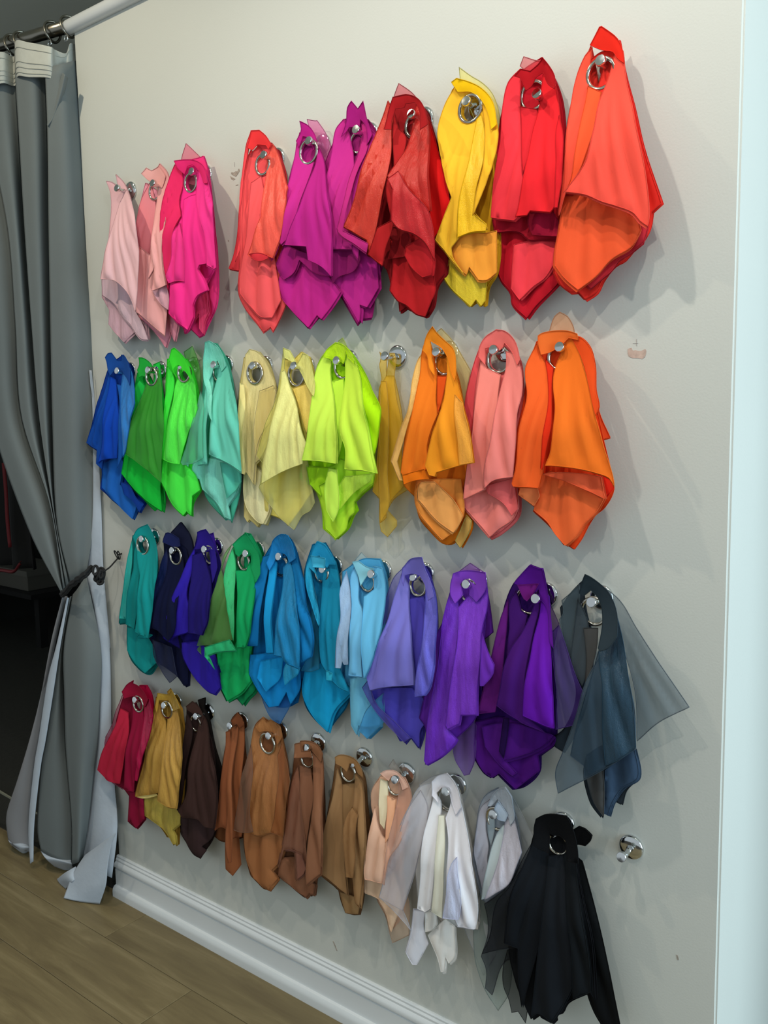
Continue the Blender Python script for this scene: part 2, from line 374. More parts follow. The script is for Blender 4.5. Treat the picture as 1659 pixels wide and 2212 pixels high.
def darker(h, k): return ''.join('%02X' % max(0, min(255, int(int(h[i:i+2], 16)*k))) for i in (0, 2, 4))
def bundle(idx, label, kx, kz, ring, layers, dz, top_extra):
    e = empty('fabric_swatch_bundle', (kx, -.03, kz))
    global GAIN
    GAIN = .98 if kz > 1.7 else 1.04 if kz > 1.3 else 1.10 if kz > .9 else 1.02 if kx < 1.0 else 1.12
    tag(e, label, 'fabric swatches', 'fabric swatch bundles hung on the wall hooks')
    ff = fold_fn(idx*7+3); n = len(layers); R = random.Random(idx)
    ax, az = kx, kz+.035                       # folds fan out from just above the hook
    rx, rz, rr, cut = ring
    ph = [R.uniform(0, 6) for _ in range(4)]
    hl = 0; backed = False; see_through = idx in (7, 14, 15, 19, 21, 28, 40)
    for L, (kind, colr, pts) in enumerate(layers):
        f2 = fold_fn(idx*50+L+11); f3 = fold_fn(idx*50+L+31, .4)
        ex = top_extra if L == n-1 else 0
        P = np.array(pts)/10000.0
        hole = None
        if cut and inside(P, np.array([rx]), np.array([rz]))[0]:
            hole = (rx, rz, rr-.0035); hl = L
            if not backed and not see_through: backed = True; hole = (kx, kz-.001, .011) if inside(P, np.array([kx]), np.array([kz]))[0] else None
        def DF(x, z, ed, L=L, ex=ex, f2=f2, f3=f3, back=0.0):
            r = np.hypot(x-kx, z-kz); a = np.arctan2(x-ax, az-z+1e-6)
            amp = sst((r-.015)/.15)*np.where(z > kz, .25, 1)*np.clip(.22+ed/.014, 0, 1)
            d = depth(L, n, dz, r, ex)
            d = d + amp*(.0105*(ff(a)-.5) + .0035*(f2(a+.03*np.sin(z*30+ph[0]))-.5))
            d = d + amp*(.0006*(np.sin(x*95+z*23+ph[1])+np.sin(z*61-x*37+ph[2])) + .0014*f3(a))
            d = d - .0010*np.clip(1-ed/.004, 0, 1)**2
            return np.maximum(d-back, .005)
        v, f, rim = swatch_mesh(P, hole, DF)
        s = obj('swatch', v, f, cloth(kind, colr), e)
        hk = 'm' if kind != 'o' else 'o'
        if kind != 'o' and L < n-1 and len(P) > 7:
            # further swatches of the same stack, their edges just showing behind this one
            for q in range(2 if L < 2 else 1):
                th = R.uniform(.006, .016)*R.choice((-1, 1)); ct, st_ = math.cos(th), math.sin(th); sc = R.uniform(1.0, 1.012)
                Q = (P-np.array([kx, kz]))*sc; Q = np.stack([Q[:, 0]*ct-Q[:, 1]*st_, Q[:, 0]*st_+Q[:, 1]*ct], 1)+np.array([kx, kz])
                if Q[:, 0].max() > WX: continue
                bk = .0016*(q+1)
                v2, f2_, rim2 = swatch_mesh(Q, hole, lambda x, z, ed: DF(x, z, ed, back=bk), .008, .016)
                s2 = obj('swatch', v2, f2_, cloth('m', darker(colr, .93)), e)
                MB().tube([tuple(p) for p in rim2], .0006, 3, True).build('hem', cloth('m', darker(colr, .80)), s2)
        rim = rim + np.array([0, -.0004, 0])
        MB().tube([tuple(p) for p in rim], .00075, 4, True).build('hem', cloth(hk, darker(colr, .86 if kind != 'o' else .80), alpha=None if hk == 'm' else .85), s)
    if rr:
        yr = -(float(depth(min(hl, n-1), n, dz, math.hypot(rx-kx, rz-kz)))+.003)
        g = MB().tube([(rx+rr*math.cos(2*pi*i/40), yr, rz+rr*math.sin(2*pi*i/40)) for i in range(40)], .0034, 10, True).build('grommet', RINGM, e)
    return e

BUNDLES = [
('pale blush pink fabric swatch bundle, top row, nearest the curtain',0.2155,1.9658,(0.2155,1.9518,0.0000,0),[
("s","DDB0BC",[(1799,19059),(1413,17842),(1087,17536),(1045,17088),(1350,16739),(1281,16378),(1624,16075),(1934,15872),(2564,16202),(2919,15888),(2860,16451),(2619,16884),(2530,17924),(2362,18978)]),
("s","E6C2CC",[(1688,17802),(1204,17515),(1198,17131),(1678,16875),(2012,16552),(2411,16229),(2768,15913),(3038,15864),(2801,16325),(2584,16631),(2602,17700)]),
("m","EDBBC0",[(1699,19914),(1909,19764),(1895,20067),(2148,19829),(2302,19600),(2488,19277),(2473,18526),(2312,17722),(1795,17529),(1708,18207),(1675,19231),(1637,19656),(1537,19955)]),
("m","EFC0C4",[(2331,19263),(2665,19527),(3041,19166),(3264,18765),(3347,18204),(3361,17729),(3264,17185),(3129,16517),(2984,16811),(2733,17096),(2336,17339),(1736,17441),(1923,17895),(2135,18364),(2238,18855)])],0.000,0.022),
('light pink fabric swatch bundle, second of the top row, between blush and hot pink ones',0.3596,1.9536,(0.3404,1.9409,0.0196,1),[
("m","F29BB0",[(3045,19677),(2876,19301),(2627,18520),(2576,17380),(2561,16512),(3349,15961),(3656,15637),(3879,16008),(4022,15757),(4140,16070),(4187,16742),(3989,17552),(3878,19151)]),
("m","F0919C",[(3221,19646),(2931,19286),(2807,18730),(2933,18144),(2658,17444),(2739,17170),(2967,17290),(3203,17287),(3298,17217),(3493,17597),(3435,18405),(3422,19138)]),
("m","F8B2B2",[(3019,18122),(2781,17259),(2793,16564),(3343,16236),(3876,15898),(4011,16426),(4077,16894),(3845,16797),(3473,17071),(3625,17334),(3593,17774)]),
("s","E9B0BE",[(3560,17054),(3857,17104),(4114,17118),(4215,16756),(4164,16486),(3766,16757)]),
("m","F8B0AE",[(3547,19855),(3781,19979),(4054,19718),(4170,19463),(4151,19072),(4230,18454),(4129,17883),(4132,17496),(4227,17059),(3968,17006),(3674,16975),(3846,17528),(3565,17263),(3659,17627),(3726,18331),(3599,18931),(3530,19434),(3468,19601),(3325,19651)]),
("m","FAB4AE",[(3134,19847),(3314,19957),(3438,19874),(3755,19924),(3985,19654),(3763,19430),(3549,19508),(3472,19617),(3323,19655),(3229,19735)])],0.004,0.000),
('hot pink fabric swatch bundle, top row, left of the bare wall gap',0.5044,1.9556,(0.4856,1.9363,0.0208,1),[
("o","F07090",[(4493,19944),(4703,20278),(5083,19938),(5243,19798),(5089,19264),(4526,19428)]),
("m","FF3C8C",[(4285,19835),(3944,19189),(3790,18584),(3840,17950),(3921,17311),(3965,17030),(4050,16428),(4529,16037),(4552,15917),(4775,16020),(5066,15806),(5188,15837),(5383,16093),(5700,16486),(5790,17041),(5773,17714),(5704,18467),(5531,19065),(5349,19663),(5260,19900),(5101,19893),(4814,19899)]),
("s","FF4F84",[(4964,16658),(5481,16802),(5511,16345),(5351,16129),(5303,15845),(5163,15989),(5184,16333),(4932,16160)]),
("m","FF2E90",[(4664,19911),(4964,19855),(5168,19692),(5397,19422),(5708,18825),(5852,18238),(5883,17295),(5607,17027),(5359,16807),(5080,16642),(5025,16264),(4823,15969),(4464,16150),(4166,16409),(4277,17064),(4414,18247),(4555,19017),(4438,19689)]),
("m","EF2A66",[(4423,19832),(4595,19627),(4603,19320),(4556,19010),(4714,18591),(4498,18226),(4441,17658),(4261,17331),(4264,16942),(4180,17262),(4103,17775),(4049,18518),(4118,19139),(4288,19623)]),
("m","FF3B94",[(4612,18202),(4793,18413),(5008,17922),(4985,17057),(4708,17104),(4396,17078),(4297,17262),(4530,17639)]),
("m","FF3292",[(4774,18970),(4960,19032),(5154,19031),(5583,18436),(5805,18031),(5890,17363),(5590,17360),(5526,17274),(5742,17011),(5854,16778),(5440,16668),(5299,16492),(5311,16227),(5083,15940),(4436,16372),(4514,17021),(5036,17037),(5101,17565),(5029,18137)]),
("m","FF3A96",[(5054,19590),(5256,19624),(5677,19295),(6158,18694),(6196,17969),(6235,17225),(6178,17195),(5930,17314),(5888,18010),(5687,18408),(5204,19015)]),
("m","E82A72",[(4530,19875),(4779,19871),(5067,19819),(5438,19613),(5912,19111),(5562,19204),(5194,19560),(5007,19741),(4827,19730),(4728,19557),(4574,19720)])],0.008,0.000),
('coral pink fabric swatch bundle, top row, right of the smudged bare wall patch',0.7422,1.9487,(0.7212,1.9355,0.0206,1),[
("m","F0404A",[(7412,19795),(7553,19630),(7806,19131),(7905,18519),(7925,17819),(7952,17257),(7765,16429),(7643,17151),(7460,18591)]),
("m","FF4650",[(6846,19749),(6639,19428),(6527,18721),(6442,18078),(6243,17482),(6091,17270),(6449,17183),(6655,17977),(6850,18675),(7118,18997)]),
("m","FF5A5E",[(6799,19609),(6644,18985),(6604,17973),(6539,17256),(6482,16713),(6658,16404),(6864,16168),(7272,15775),(7486,15868),(7559,15773),(7912,16227),(8047,16461),(8031,17264),(7885,18149),(7597,19090),(7383,19655),(7114,19804)]),
("m","FF6064",[(6907,19014),(6902,17923),(6741,17406),(6604,16877),(6620,16657),(6904,16377),(7263,16095),(7600,16052),(7896,16398),(7775,17111),(7542,18190),(7163,19124)]),
("m","FF4E56",[(7011,20080),(7183,20053),(7333,19923),(7485,19730),(7619,19500),(7647,19141),(7404,19296),(7286,19597),(7152,19754),(6984,19777),(6877,19757),(6751,19281),(6751,18731),(6746,17933),(6754,17574),(6578,17343),(6746,17933),(6688,19034),(6822,19799)]),
("s","FF6050",[(7340,19481),(7557,19712),(7703,19477),(7967,19062),(8251,18644),(8225,18199),(8110,17740),(7839,17259),(7589,17358),(7384,17382),(7173,17337),(7071,17420),(7244,17715),(7489,18175),(7392,18742)]),
("m","D8323E",[(7181,17411),(7518,17392),(7769,17310),(7792,17256),(7561,17220),(7357,17271)]),
("m","FF3E40",[(7101,20043),(7312,20021),(7448,19887),(7543,19707),(7438,19628),(7386,19721),(7174,19769),(7034,19670),(6914,19733),(7008,19888)])],0.000,0.000),
('bright magenta fabric swatch bundle, top row, directly right of the coral one',0.8750,1.9518,(0.8616,1.9356,0.0235,1),[
("o","E070B0",[(8532,19974),(8517,20042),(8741,19966),(8787,19962),(9022,19647),(9161,19356),(9213,19113),(8876,19043),(8679,19418)]),
("m","B01C7C",[(8319,19809),(8090,19065),(7943,18494),(7459,17514),(7443,17161),(7581,16792),(7869,16376),(8540,15769),(8836,15983),(8929,15924),(9312,16216),(9456,16438),(9295,17123),(9275,18286),(9008,19012),(8788,19460)]),
("m","C8248C",[(7723,16840),(7986,17092),(8483,17207),(9045,16974),(9313,16678),(9555,16421),(9390,16236),(9008,15912),(8893,16007),(8622,15769),(7955,16361),(7667,16740)]),
("m","A81A76",[(7825,17169),(8091,17518),(8712,17271),(9132,17188),(9392,16727),(8933,16843),(8516,17159),(8362,16938),(8060,16797),(7869,17025)]),
("m","CE2A92",[(8433,19804),(8709,19695),(8787,19383),(8768,19180),(8717,18835),(8594,18289),(8429,17701),(8078,17508),(8033,17617),(7871,17362),(7714,17242),(7940,17766),(8175,18597),(8255,19295),(8338,19688)]),
("m","C0228A",[(8850,19434),(9200,18936),(9436,18368),(9582,17793),(9563,17213),(9546,16694),(9281,16919),(8917,17093),(8880,17363),(8261,17474),(8368,17697),(8653,18128),(8772,18672),(8852,19052)]),
("m","C01F86",[(8485,19971),(8671,19850),(8802,19638),(8841,19433),(8727,19353),(8641,19636),(8490,19690),(8381,19473),(8334,19612),(8478,19818)])],0.002,0.000),
('deep magenta fabric swatch bundle, top row, between lighter magenta and dark red satin',1.0020,1.9482,(0.9905,1.9304,0.0195,1),[
("m","9A1A6C",[(9567,19822),(9296,19471),(9007,18929),(8866,18304),(8824,17135),(8961,16857),(9208,16675),(9651,16114),(9918,15757),(10023,15852),(10260,15860),(10315,16083),(10410,16578),(10546,16813),(10628,17544),(10455,19055),(10307,19480),(10113,19716)]),
("m","C0248A",[(9322,16706),(9714,16896),(9906,17630),(10461,17160),(10509,16410),(10202,16061),(10018,16127),(10032,16024),(9991,15772),(9727,16152),(9458,16512)]),
("m","8E1662",[(9242,17299),(10102,17193),(10130,16965),(9956,16784),(9540,16701),(9396,16587),(9301,16932)]),
("m","CC2C90",[(9425,19624),(9611,19792),(9725,19434),(9882,18892),(10012,18344),(10086,17581),(10041,17190),(9284,17283),(9216,17368),(9075,17437),(9131,17992),(9282,18718),(9341,19232)]),
("m","B62084",[(10271,19470),(10442,19327),(10493,18754),(10399,18012),(10251,17301),(10209,16961),(10081,17174),(10132,17808),(9966,18602),(9948,19005),(10051,19372),(10109,19699)]),
("m","C42A80",[(10040,19615),(10196,19675),(10236,19069),(10114,18696),(10080,18176),(9914,17530),(10550,17203),(10513,17037),(10191,17248),(9795,17521),(9763,17600),(9931,18072),(9951,18593),(10002,19014)]),
("m","B41C80",[(9927,20038),(10029,19888),(10211,19979),(10214,19666),(10367,19336),(10233,19168),(10140,19590),(10039,19705),(9977,19528),(9951,19581),(9765,19610),(9691,19523),(9587,19436),(9713,19712),(9803,19949)])],0.006,0.000),
('dark red satin and chiffon swatch bundle, widest of the top row',1.1368,1.9488,(1.1338,1.9328,0.0215,1),[
("o","D05060",[(10862,19967),(10985,20159),(11265,19933),(11398,19769),(11103,19784)]),
("m","98141A",[(10852,19915),(10549,19448),(10280,18804),(10256,17081),(10387,17016),(10707,16782),(10830,16523),(10856,16275),(11013,16138),(11040,15902),(11198,15975),(11505,15829),(11656,15769),(11809,15948),(11902,16296),(12110,16510),(12237,17537),(12127,18242),(11803,19018),(11523,19601),(11302,19852)]),
("m","E01010",[(11422,19733),(11629,19386),(11878,18897),(12170,18223),(12281,17750),(12105,17409),(11987,17240),(11868,17116),(11845,17585),(11739,18543)]),
("m","B81A20",[(10939,17226),(11162,17437),(11376,17360),(11675,17179),(11906,16776),(11960,16396),(11987,16206),(11866,15981),(11743,15753),(11533,15818),(11290,16006),(11105,16095),(10920,16307),(10992,16737)]),
("m","8C1218",[(10882,17490),(11362,17401),(11479,17149),(11322,16885),(10917,16884),(11049,17204)]),
("m","C82028",[(11401,17057),(11793,17171),(11936,16944),(12021,16749),(11988,16474),(11782,16449),(11516,16666),(11368,16896)]),
("s","D03A2C",[(10839,19834),(10665,19439),(10537,19112),(10405,18681),(10204,18029),(9942,17602),(10512,17281),(10570,17007),(10656,17239),(10775,17559),(10939,18303),(10955,18730),(10885,19318),(10914,19645)]),
("m","B01A1E",[(10933,19682),(11022,19343),(11210,19115),(11237,18803),(11132,18590),(11037,18302),(11167,17542),(10822,17448),(10587,16998),(10932,16741),(11001,17044),(11196,17444),(11264,17763),(11170,18355),(10942,19156)]),
("s","C22620",[(11432,19683),(11617,19503),(11897,18890),(11997,18471),(12104,17559),(12018,17594),(11673,17943),(11401,17988),(11283,18176),(11062,18362),(11200,18646),(11299,18861),(11335,19137),(11351,19428)]),
("s","C4242A",[(11120,18292),(11317,18409),(11719,17948),(12090,17574),(12200,17243),(12221,16697),(11996,17043),(11765,17210),(11410,17351),(11261,17511),(11288,18067)]),
("m","A8161C",[(11130,19786),(11262,19787),(11405,19780),(11687,19643),(11945,19334),(12114,19039),(11854,19030),(11710,19459),(11602,19603),(11372,19637),(11334,19579),(11147,19588),(11071,19366),(11090,19217),(10945,19235),(11027,19604)])],0.012,0.022),
('bright yellow fabric swatch bundle in the top row, between dark red and crimson',1.2591,1.9451,(1.2572,1.9363,0.0232,1),[
("o","E8E080",[(12303,20154),(12511,19976),(12803,19757),(12993,19537),(13135,19174),(13158,18545),(13146,17990),(12957,17730),(12817,18158),(12635,19106),(12337,19796)]),
("m","E8B020",[(12167,19801),(11890,19287),(11876,18893),(12055,18042),(12193,17328),(12041,16646),(11995,16462),(12580,15891),(12721,15972),(12859,15867),(12915,15886),(12971,16201),(13135,16412),(13191,17414),(13138,18088),(13012,19240),(12758,19675)]),
("s","E6C830",[(12050,16636),(12270,16844),(12386,17061),(12888,17154),(12913,16768),(12994,16532),(12964,15944),(12881,15859),(12771,15984),(12658,15867),(12092,16421)]),
("m","FFA53A",[(12296,17062),(12579,17185),(12991,17107),(13258,17116),(13256,16405),(13041,16293),(12878,16310),(12686,16558),(12629,16427),(12434,16585),(12266,16882)]),
("m","FFC532",[(12277,19823),(12683,19678),(12853,19262),(13037,18519),(12963,17854),(12853,17472),(13120,17168),(12575,17129),(12348,16931),(12374,16767),(12624,16419),(12005,17112),(12357,17817),(12109,18463),(11938,19087),(12056,19532)]),
("s","FFC81E",[(12717,19153),(12812,19222),(12996,18751),(13037,18274),(12904,17740),(12862,17437),(13142,17220),(13129,17112),(12819,17131),(12542,17078),(12576,17680),(12714,18341),(12712,18821)]),
("m","FFC22E",[(12845,19367),(13161,19203),(13369,18639),(13318,18202),(13087,17698),(12911,17395),(12981,17715),(13118,18243),(13036,18729)]),
("m","FFCB10",[(12279,19823),(12262,19856),(12368,19900),(12579,19810),(12841,19644),(13142,19313),(13333,18863),(13213,18808),(13015,19196),(12825,19457),(12735,19546),(12602,19641),(12351,19687)])],0.000,0.000),
('crimson red fabric swatch bundle, second from the right in the top row',1.4004,1.9260,(1.3823,1.9319,0.0233,1),[
("m","C81428",[(13595,19764),(13313,19446),(13203,19129),(13111,18405),(13028,17426),(13117,17114),(13115,16612),(13234,16298),(13441,16051),(13470,15873),(13746,15588),(13931,15784),(14265,16047),(14482,16266),(14475,17217),(14444,18400),(14352,19130),(14187,19562),(13984,19904)]),
("m","FF4450",[(13479,16117),(13538,16852),(13908,16903),(14294,16996),(14351,16512),(14133,16223),(13938,16122),(13639,15903)]),
("m","B01028",[(13138,17365),(13604,17347),(14327,17265),(14436,17014),(14411,16829),(14111,16868),(13860,16900),(13690,17044),(13196,17110)]),
("m","A00C30",[(13896,17318),(14362,17273),(14470,17094),(14444,16863),(13980,16948),(13882,17129)]),
("m","F63844",[(13639,19767),(13421,19602),(13309,19220),(13301,18578),(13219,17724),(13188,17338),(13651,17224),(13793,17323),(13814,17845),(13691,18565),(13606,19175)]),
("m","E22430",[(13617,19168),(13930,19063),(13951,18710),(13917,18463),(13837,17976),(13714,18552)]),
("m","F2242E",[(14065,19603),(14255,19511),(14382,18992),(14566,18305),(14565,17831),(14491,17316),(14412,17235),(14033,17315),(13978,17252),(13756,17261),(13812,17442),(13914,18199),(13913,18711),(13968,19051),(14016,19416)]),
("m","E8202C",[(14425,18826),(14600,18406),(14652,17803),(14578,17269),(14525,17277),(14525,18061),(14418,18579)]),
("o","F07078",[(13703,19767),(13791,19887),(14041,19775),(14150,19759),(14063,19614),(13849,19616)]),
("m","C01420",[(13817,19646),(13972,19585),(14187,19668),(14242,19713),(14375,19530),(14456,19376),(14456,19175),(14289,19320),(14214,19505),(14062,19470),(13969,19359),(13864,19312),(13784,19524),(13693,19559)])],0.004,0.022),
('bright coral orange fabric swatch bundle, rightmost of the top row',1.5145,1.9510,(1.5099,1.9355,0.0235,1),[
("m","D82A20",[(14879,19863),(14679,19461),(14549,18977),(14481,18378),(14387,17459),(14496,17208),(14651,17651),(14802,18086),(15115,18721)]),
("m","FF382E",[(15384,19816),(15489,19309),(15720,18615),(15920,17911),(16189,17148),(16029,17041),(15986,16805),(15894,16640),(15705,16485),(15586,16364),(15414,16293),(15216,16084),(15117,15908),(14912,15799),(14779,15940),(14647,15941),(14459,16090),(14336,16294),(14428,16735),(14945,17590),(15080,19414)]),
("m","D8303C",[(15943,16889),(16015,16791),(15948,16580),(15736,16450),(15543,16361),(15398,16195),(15249,16097),(15047,15955),(14969,16032),(15491,16593)]),
("m","FF6034",[(14576,17510),(15013,17599),(15877,16932),(15927,16749),(15788,16546),(15427,16366),(15155,16122),(14849,15944),(14611,16155),(14423,16388),(14435,16622),(14500,16942)]),
("m","E02A1E",[(14862,19602),(15103,19703),(15303,19653),(15334,19103),(15278,18168),(14794,17464),(14638,17488),(14636,17831),(14713,18517),(14736,19237)]),
("m","FF5640",[(14828,19689),(14951,19794),(14904,19545),(14895,19154),(14872,18717),(14855,18237),(14802,17676),(14700,17512),(14572,17142),(14670,18039),(14653,18758),(14694,19377)]),
("m","FF5A30",[(14900,19194),(15139,19044),(15151,18645),(15142,18330),(14963,17793),(14736,17516),(14812,17662),(14889,18215),(14896,18701)]),
("m","FF5848",[(15383,19656),(15491,19599),(15577,19190),(15840,18538),(16000,17979),(16125,17364),(16167,16890),(16147,16744),(16019,16847),(15925,16968),(15640,17119),(15399,17221),(15102,17378),(14747,17480),(14898,17634),(15121,17928),(15186,18378),(15164,18881),(15245,19228),(15325,19546)]),
("m","FF3020",[(15173,20013),(15315,19890),(15419,19781),(15503,19589),(15538,19380),(15389,19521),(15322,19623),(15135,19698),(15043,19749),(14947,19808),(15045,19917),(15136,20013)])],0.008,0.000),
('royal blue fabric swatch bundle, leftmost of the second row by the curtain',0.1772,1.5145,(0.1772,1.5005,0.0000,0),[
("m","0A3A9A",[(1165,15303),(797,14689),(458,14061),(-16,13264),(492,13041),(638,12513),(527,12014),(1383,11562),(1914,11265),(2115,11492),(2232,11462),(2492,11733),(2172,12193),(2186,13104),(2195,14329),(2029,15159),(1718,15567)]),
("m","1E66C0",[(837,12713),(1615,12953),(1780,12736),(1547,12175),(2187,11798),(2232,11617),(2023,11280),(1495,11576),(713,12066)]),
("m","0C3C94",[(1696,12260),(2085,12165),(2358,11850),(2643,11719),(2448,11491),(2286,11700),(1822,11934)]),
("m","0E4AA8",[(1220,15152),(1101,14643),(859,14023),(344,13277),(815,13095),(748,12719),(991,12576),(1167,13100),(1331,14200),(1309,14930)]),
("m","0B46B8",[(1292,15040),(1481,14925),(1636,14485),(1984,13834),(1821,12896),(1065,12806),(930,12728),(1170,13251),(1262,14347)]),
("m","1A5CB4",[(1576,14813),(1751,14771),(2160,13835),(2313,13124),(1911,12649),(2013,13120),(2006,14013)]),
("s","2E80D0",[(1768,15346),(2216,15182),(2713,14705),(2864,14319),(2659,13835),(2424,13129),(2290,12949),(2277,13836),(1800,14733)]),
("m","1C50A0",[(1310,15507),(1434,15608),(1555,15621),(1656,15422),(1827,15414),(1917,15550),(2130,15485),(2313,15177),(2443,14748),(1742,15132),(1577,15246),(1476,15141),(1372,15036),(1317,15183),(1317,15399)])],0.002,0.000),
('kelly green organza-topped swatch bundle, second in the second row, next to royal blue',0.3061,1.5111,(0.3031,1.4951,0.0215,1),[
("m","22D04A",[(2958,15261),(3221,15318),(3276,14866),(3412,14168),(3376,13121),(3211,12411),(2963,13823)]),
("m","14B840",[(2383,15072),(2280,14649),(2278,14007),(2069,13468),(1832,12810),(1653,12511),(1904,12225),(2473,11848),(3004,11551),(3153,11631),(3373,11537),(3455,11896),(3382,12423),(3403,13475),(3100,14522),(2751,15059)]),
("m","18C840",[(1980,13108),(3140,12950),(3434,12360),(3370,12252),(3376,11581),(3044,11705),(2483,11964),(2030,12273),(1743,12483)]),
("m","20C048",[(2418,14680),(2532,14889),(2726,14742),(2733,14461),(2525,14042),(2389,13689)]),
("o","4CC850",[(2775,14670),(2927,15191),(3202,15110),(3528,14580),(3816,13826),(3718,13142),(3630,12328),(3172,12574),(2786,12775),(2160,13047),(2130,13262),(2449,13762),(2683,14321)]),
("o","58C04C",[(2838,14738),(2963,15119),(3229,15108),(3624,14577),(3945,13827),(3831,13148),(3744,12339),(3290,12601),(2960,12749),(2311,13036),(2304,13303),(2588,13763),(2759,14285)]),
("m","22A83C",[(2662,15442),(2763,15438),(2951,15327),(3071,15184),(3121,15113),(2957,15119),(2824,14949),(2697,14988),(2622,14955),(2566,15132),(2639,15270)])],0.000,0.000),
('neon green fabric swatch bundle, third in the second row, sheer corner behind its top',0.4349,1.5158,(0.4319,1.4998,0.0215,1),[
("o","70C860",[(4213,15507),(4551,15628),(4768,15147),(4785,14282),(4641,13815),(4392,14491)]),
("m","36DC34",[(3659,15363),(3591,14853),(3595,14304),(3447,13476),(3378,12917),(3507,12780),(3356,12248),(3770,11809),(4131,11515),(4300,11630),(4452,11518),(4498,11813),(4809,12169),(4776,12473),(4715,13146),(4832,14148),(4563,14989),(4313,15334)]),
("m","50F850",[(3575,12856),(3750,12998),(4384,12806),(4786,12547),(4928,12182),(4649,12034),(4591,11553),(4412,11645),(4271,11533),(3883,11789),(3480,12330)]),
("m","40E844",[(3728,15188),(3884,14979),(3956,14705),(3946,14163),(3908,13824),(3823,13142),(3695,12898),(3615,12931),(3753,13825),(3737,14506)]),
("s","5CFF50",[(4043,14770),(4250,15168),(4533,14955),(4843,14645),(5130,14147),(5031,13821),(4815,13558),(4637,13224),(4450,12802),(4133,12828),(3813,12906),(4028,13657),(4074,14296)]),
("m","44EC38",[(4201,15559),(4310,15586),(4513,15429),(4917,15064),(5088,14796),(4567,15048),(4393,14956),(4277,14894),(4142,15066),(4078,15301),(3987,15205),(4110,15432)])],0.003,0.022),
('mint turquoise fabric swatch bundle, fourth in the second row, left of the cream ones',0.5542,1.5132,(0.5512,1.4972,0.0215,1),[
("m","50C0A0",[(5111,15685),(4958,15138),(4916,14478),(4466,13648),(4089,12790),(4180,12552),(4796,12300),(4984,12003),(5660,11502),(5810,11545),(5878,11450),(6125,11992),(6248,12519),(6229,13488),(6042,14451),(5720,15266),(5430,15635)]),
("s","86E4D0",[(4305,12801),(5247,12957),(6123,12845),(6324,12593),(6235,12266),(5876,11856),(5955,11531),(5713,11582),(5436,11932),(4946,12211),(4858,12444),(4342,12563)]),
("m","5CC8B0",[(5739,12874),(6123,12818),(6399,12665),(6434,12442),(6234,12240),(5935,12031),(5816,12517)]),
("m","78DCC4",[(5091,15032),(5292,14959),(5388,14630),(5390,14142),(5384,13492),(5393,12838),(5037,12796),(5082,13491),(5172,14276)]),
("o","88E0C4",[(5074,14540),(5306,14079),(5364,12973),(4940,12832),(4574,12789),(4516,12855),(4767,13326),(5045,14017)]),
("m","6ED4BC",[(5497,15113),(5787,15228),(6122,14829),(6603,14251),(6706,13505),(6732,12692),(6415,12841),(5948,12990),(5662,13081),(5734,13819),(5528,14463),(5526,14853)]),
("s","82E4CC",[(5303,15664),(5442,15688),(5658,15551),(5783,15323),(5879,15095),(5682,14976),(5529,15240),(5383,15117),(5368,14988),(5306,14794),(5494,14528),(5861,13821),(5561,14141),(5337,14532),(5164,14798),(5132,15256)])],0.006,0.000),
('cream yellow fabric swatch bundle with full chrome grommet, second row after mint',0.6857,1.5055,(0.6737,1.4897,0.0235,1),[
("m","E0D088",[(6342,15268),(6191,14607),(6138,13485),(6234,12596),(6333,12680),(6261,12190),(6230,11598),(6342,11474),(6417,11545),(6667,11382),(6764,11470),(6970,11451),(7123,11814),(7308,11920),(7319,13179),(7426,14110),(7176,14981),(6834,15368)]),
("s","F2E8B0",[(6388,12752),(6720,12857),(7070,12550),(7228,12082),(7172,11826),(6975,11494),(6883,11488),(6567,11661),(6349,12006)]),
("s","ECDC98",[(6594,15441),(6836,15367),(7039,15171),(7234,14885),(7417,14632),(7476,13805),(7098,13059),(6862,12866),(6792,12388),(6530,12698),(6432,12615),(6432,13493),(6411,14252),(6354,14760),(6454,15323)]),
("o","E8D8A0",[(6928,14492),(7427,14601),(7567,14475),(7477,13807),(7169,13500),(7019,13187),(6892,12462),(6958,12873),(6939,13405)]),
("m","F2E29A",[(6353,14696),(6467,14661),(6645,14124),(6675,13500),(6716,12683),(6676,12625),(6585,12648),(6537,13500)])],0.000,0.000),
('pale yellow organza swatch bundle, second row, left of neon lime',0.8137,1.4994,(0.8014,1.4808,0.0235,1),[
("s","EEDC70",[(7612,15175),(7480,14570),(7066,13804),(6763,13172),(6678,12852),(6946,12223),(6969,11744),(7590,11592),(7717,11506),(7853,11640),(8470,12290),(8554,13797),(8549,14687),(8391,15167),(8147,15299),(7886,15132)]),
("o","F0EEA0",[(6982,12897),(7834,13192),(8418,13051),(8625,12063),(8457,11872),(8244,11767),(7975,11425),(7508,11691),(7080,12109),(6900,12324),(7011,12550)]),
("s","FFE070",[(7944,14526),(8308,14605),(8576,14390),(8585,14095),(8519,13564),(8298,13979)]),
("o","F0F090",[(7729,15376),(7793,15343),(7716,14956),(7886,14588),(8204,14100),(8560,13360),(8461,12912),(7908,12746),(7422,12546),(7148,12411),(7260,12882),(7045,13064),(7339,13747),(7549,14232),(7615,14869)]),
("s","F2EE96",[(7672,14896),(7738,14924),(7919,14556),(8264,14100),(8646,13364),(8547,12919),(7999,12755),(7515,12556),(7290,12454),(7355,12890),(7556,13445),(7674,14230)]),
("s","F4F08C",[(7791,15400),(7946,15334),(8075,15031),(8294,15257),(8463,15218),(8633,14887),(8825,14557),(8851,14325),(8471,14569),(8204,14847),(8037,15033),(7778,15193)])],0.003,0.000),
('neon lime yellow fabric swatch bundle in the middle of the second row',0.9369,1.5050,(0.9380,1.4929,0.0235,1),[
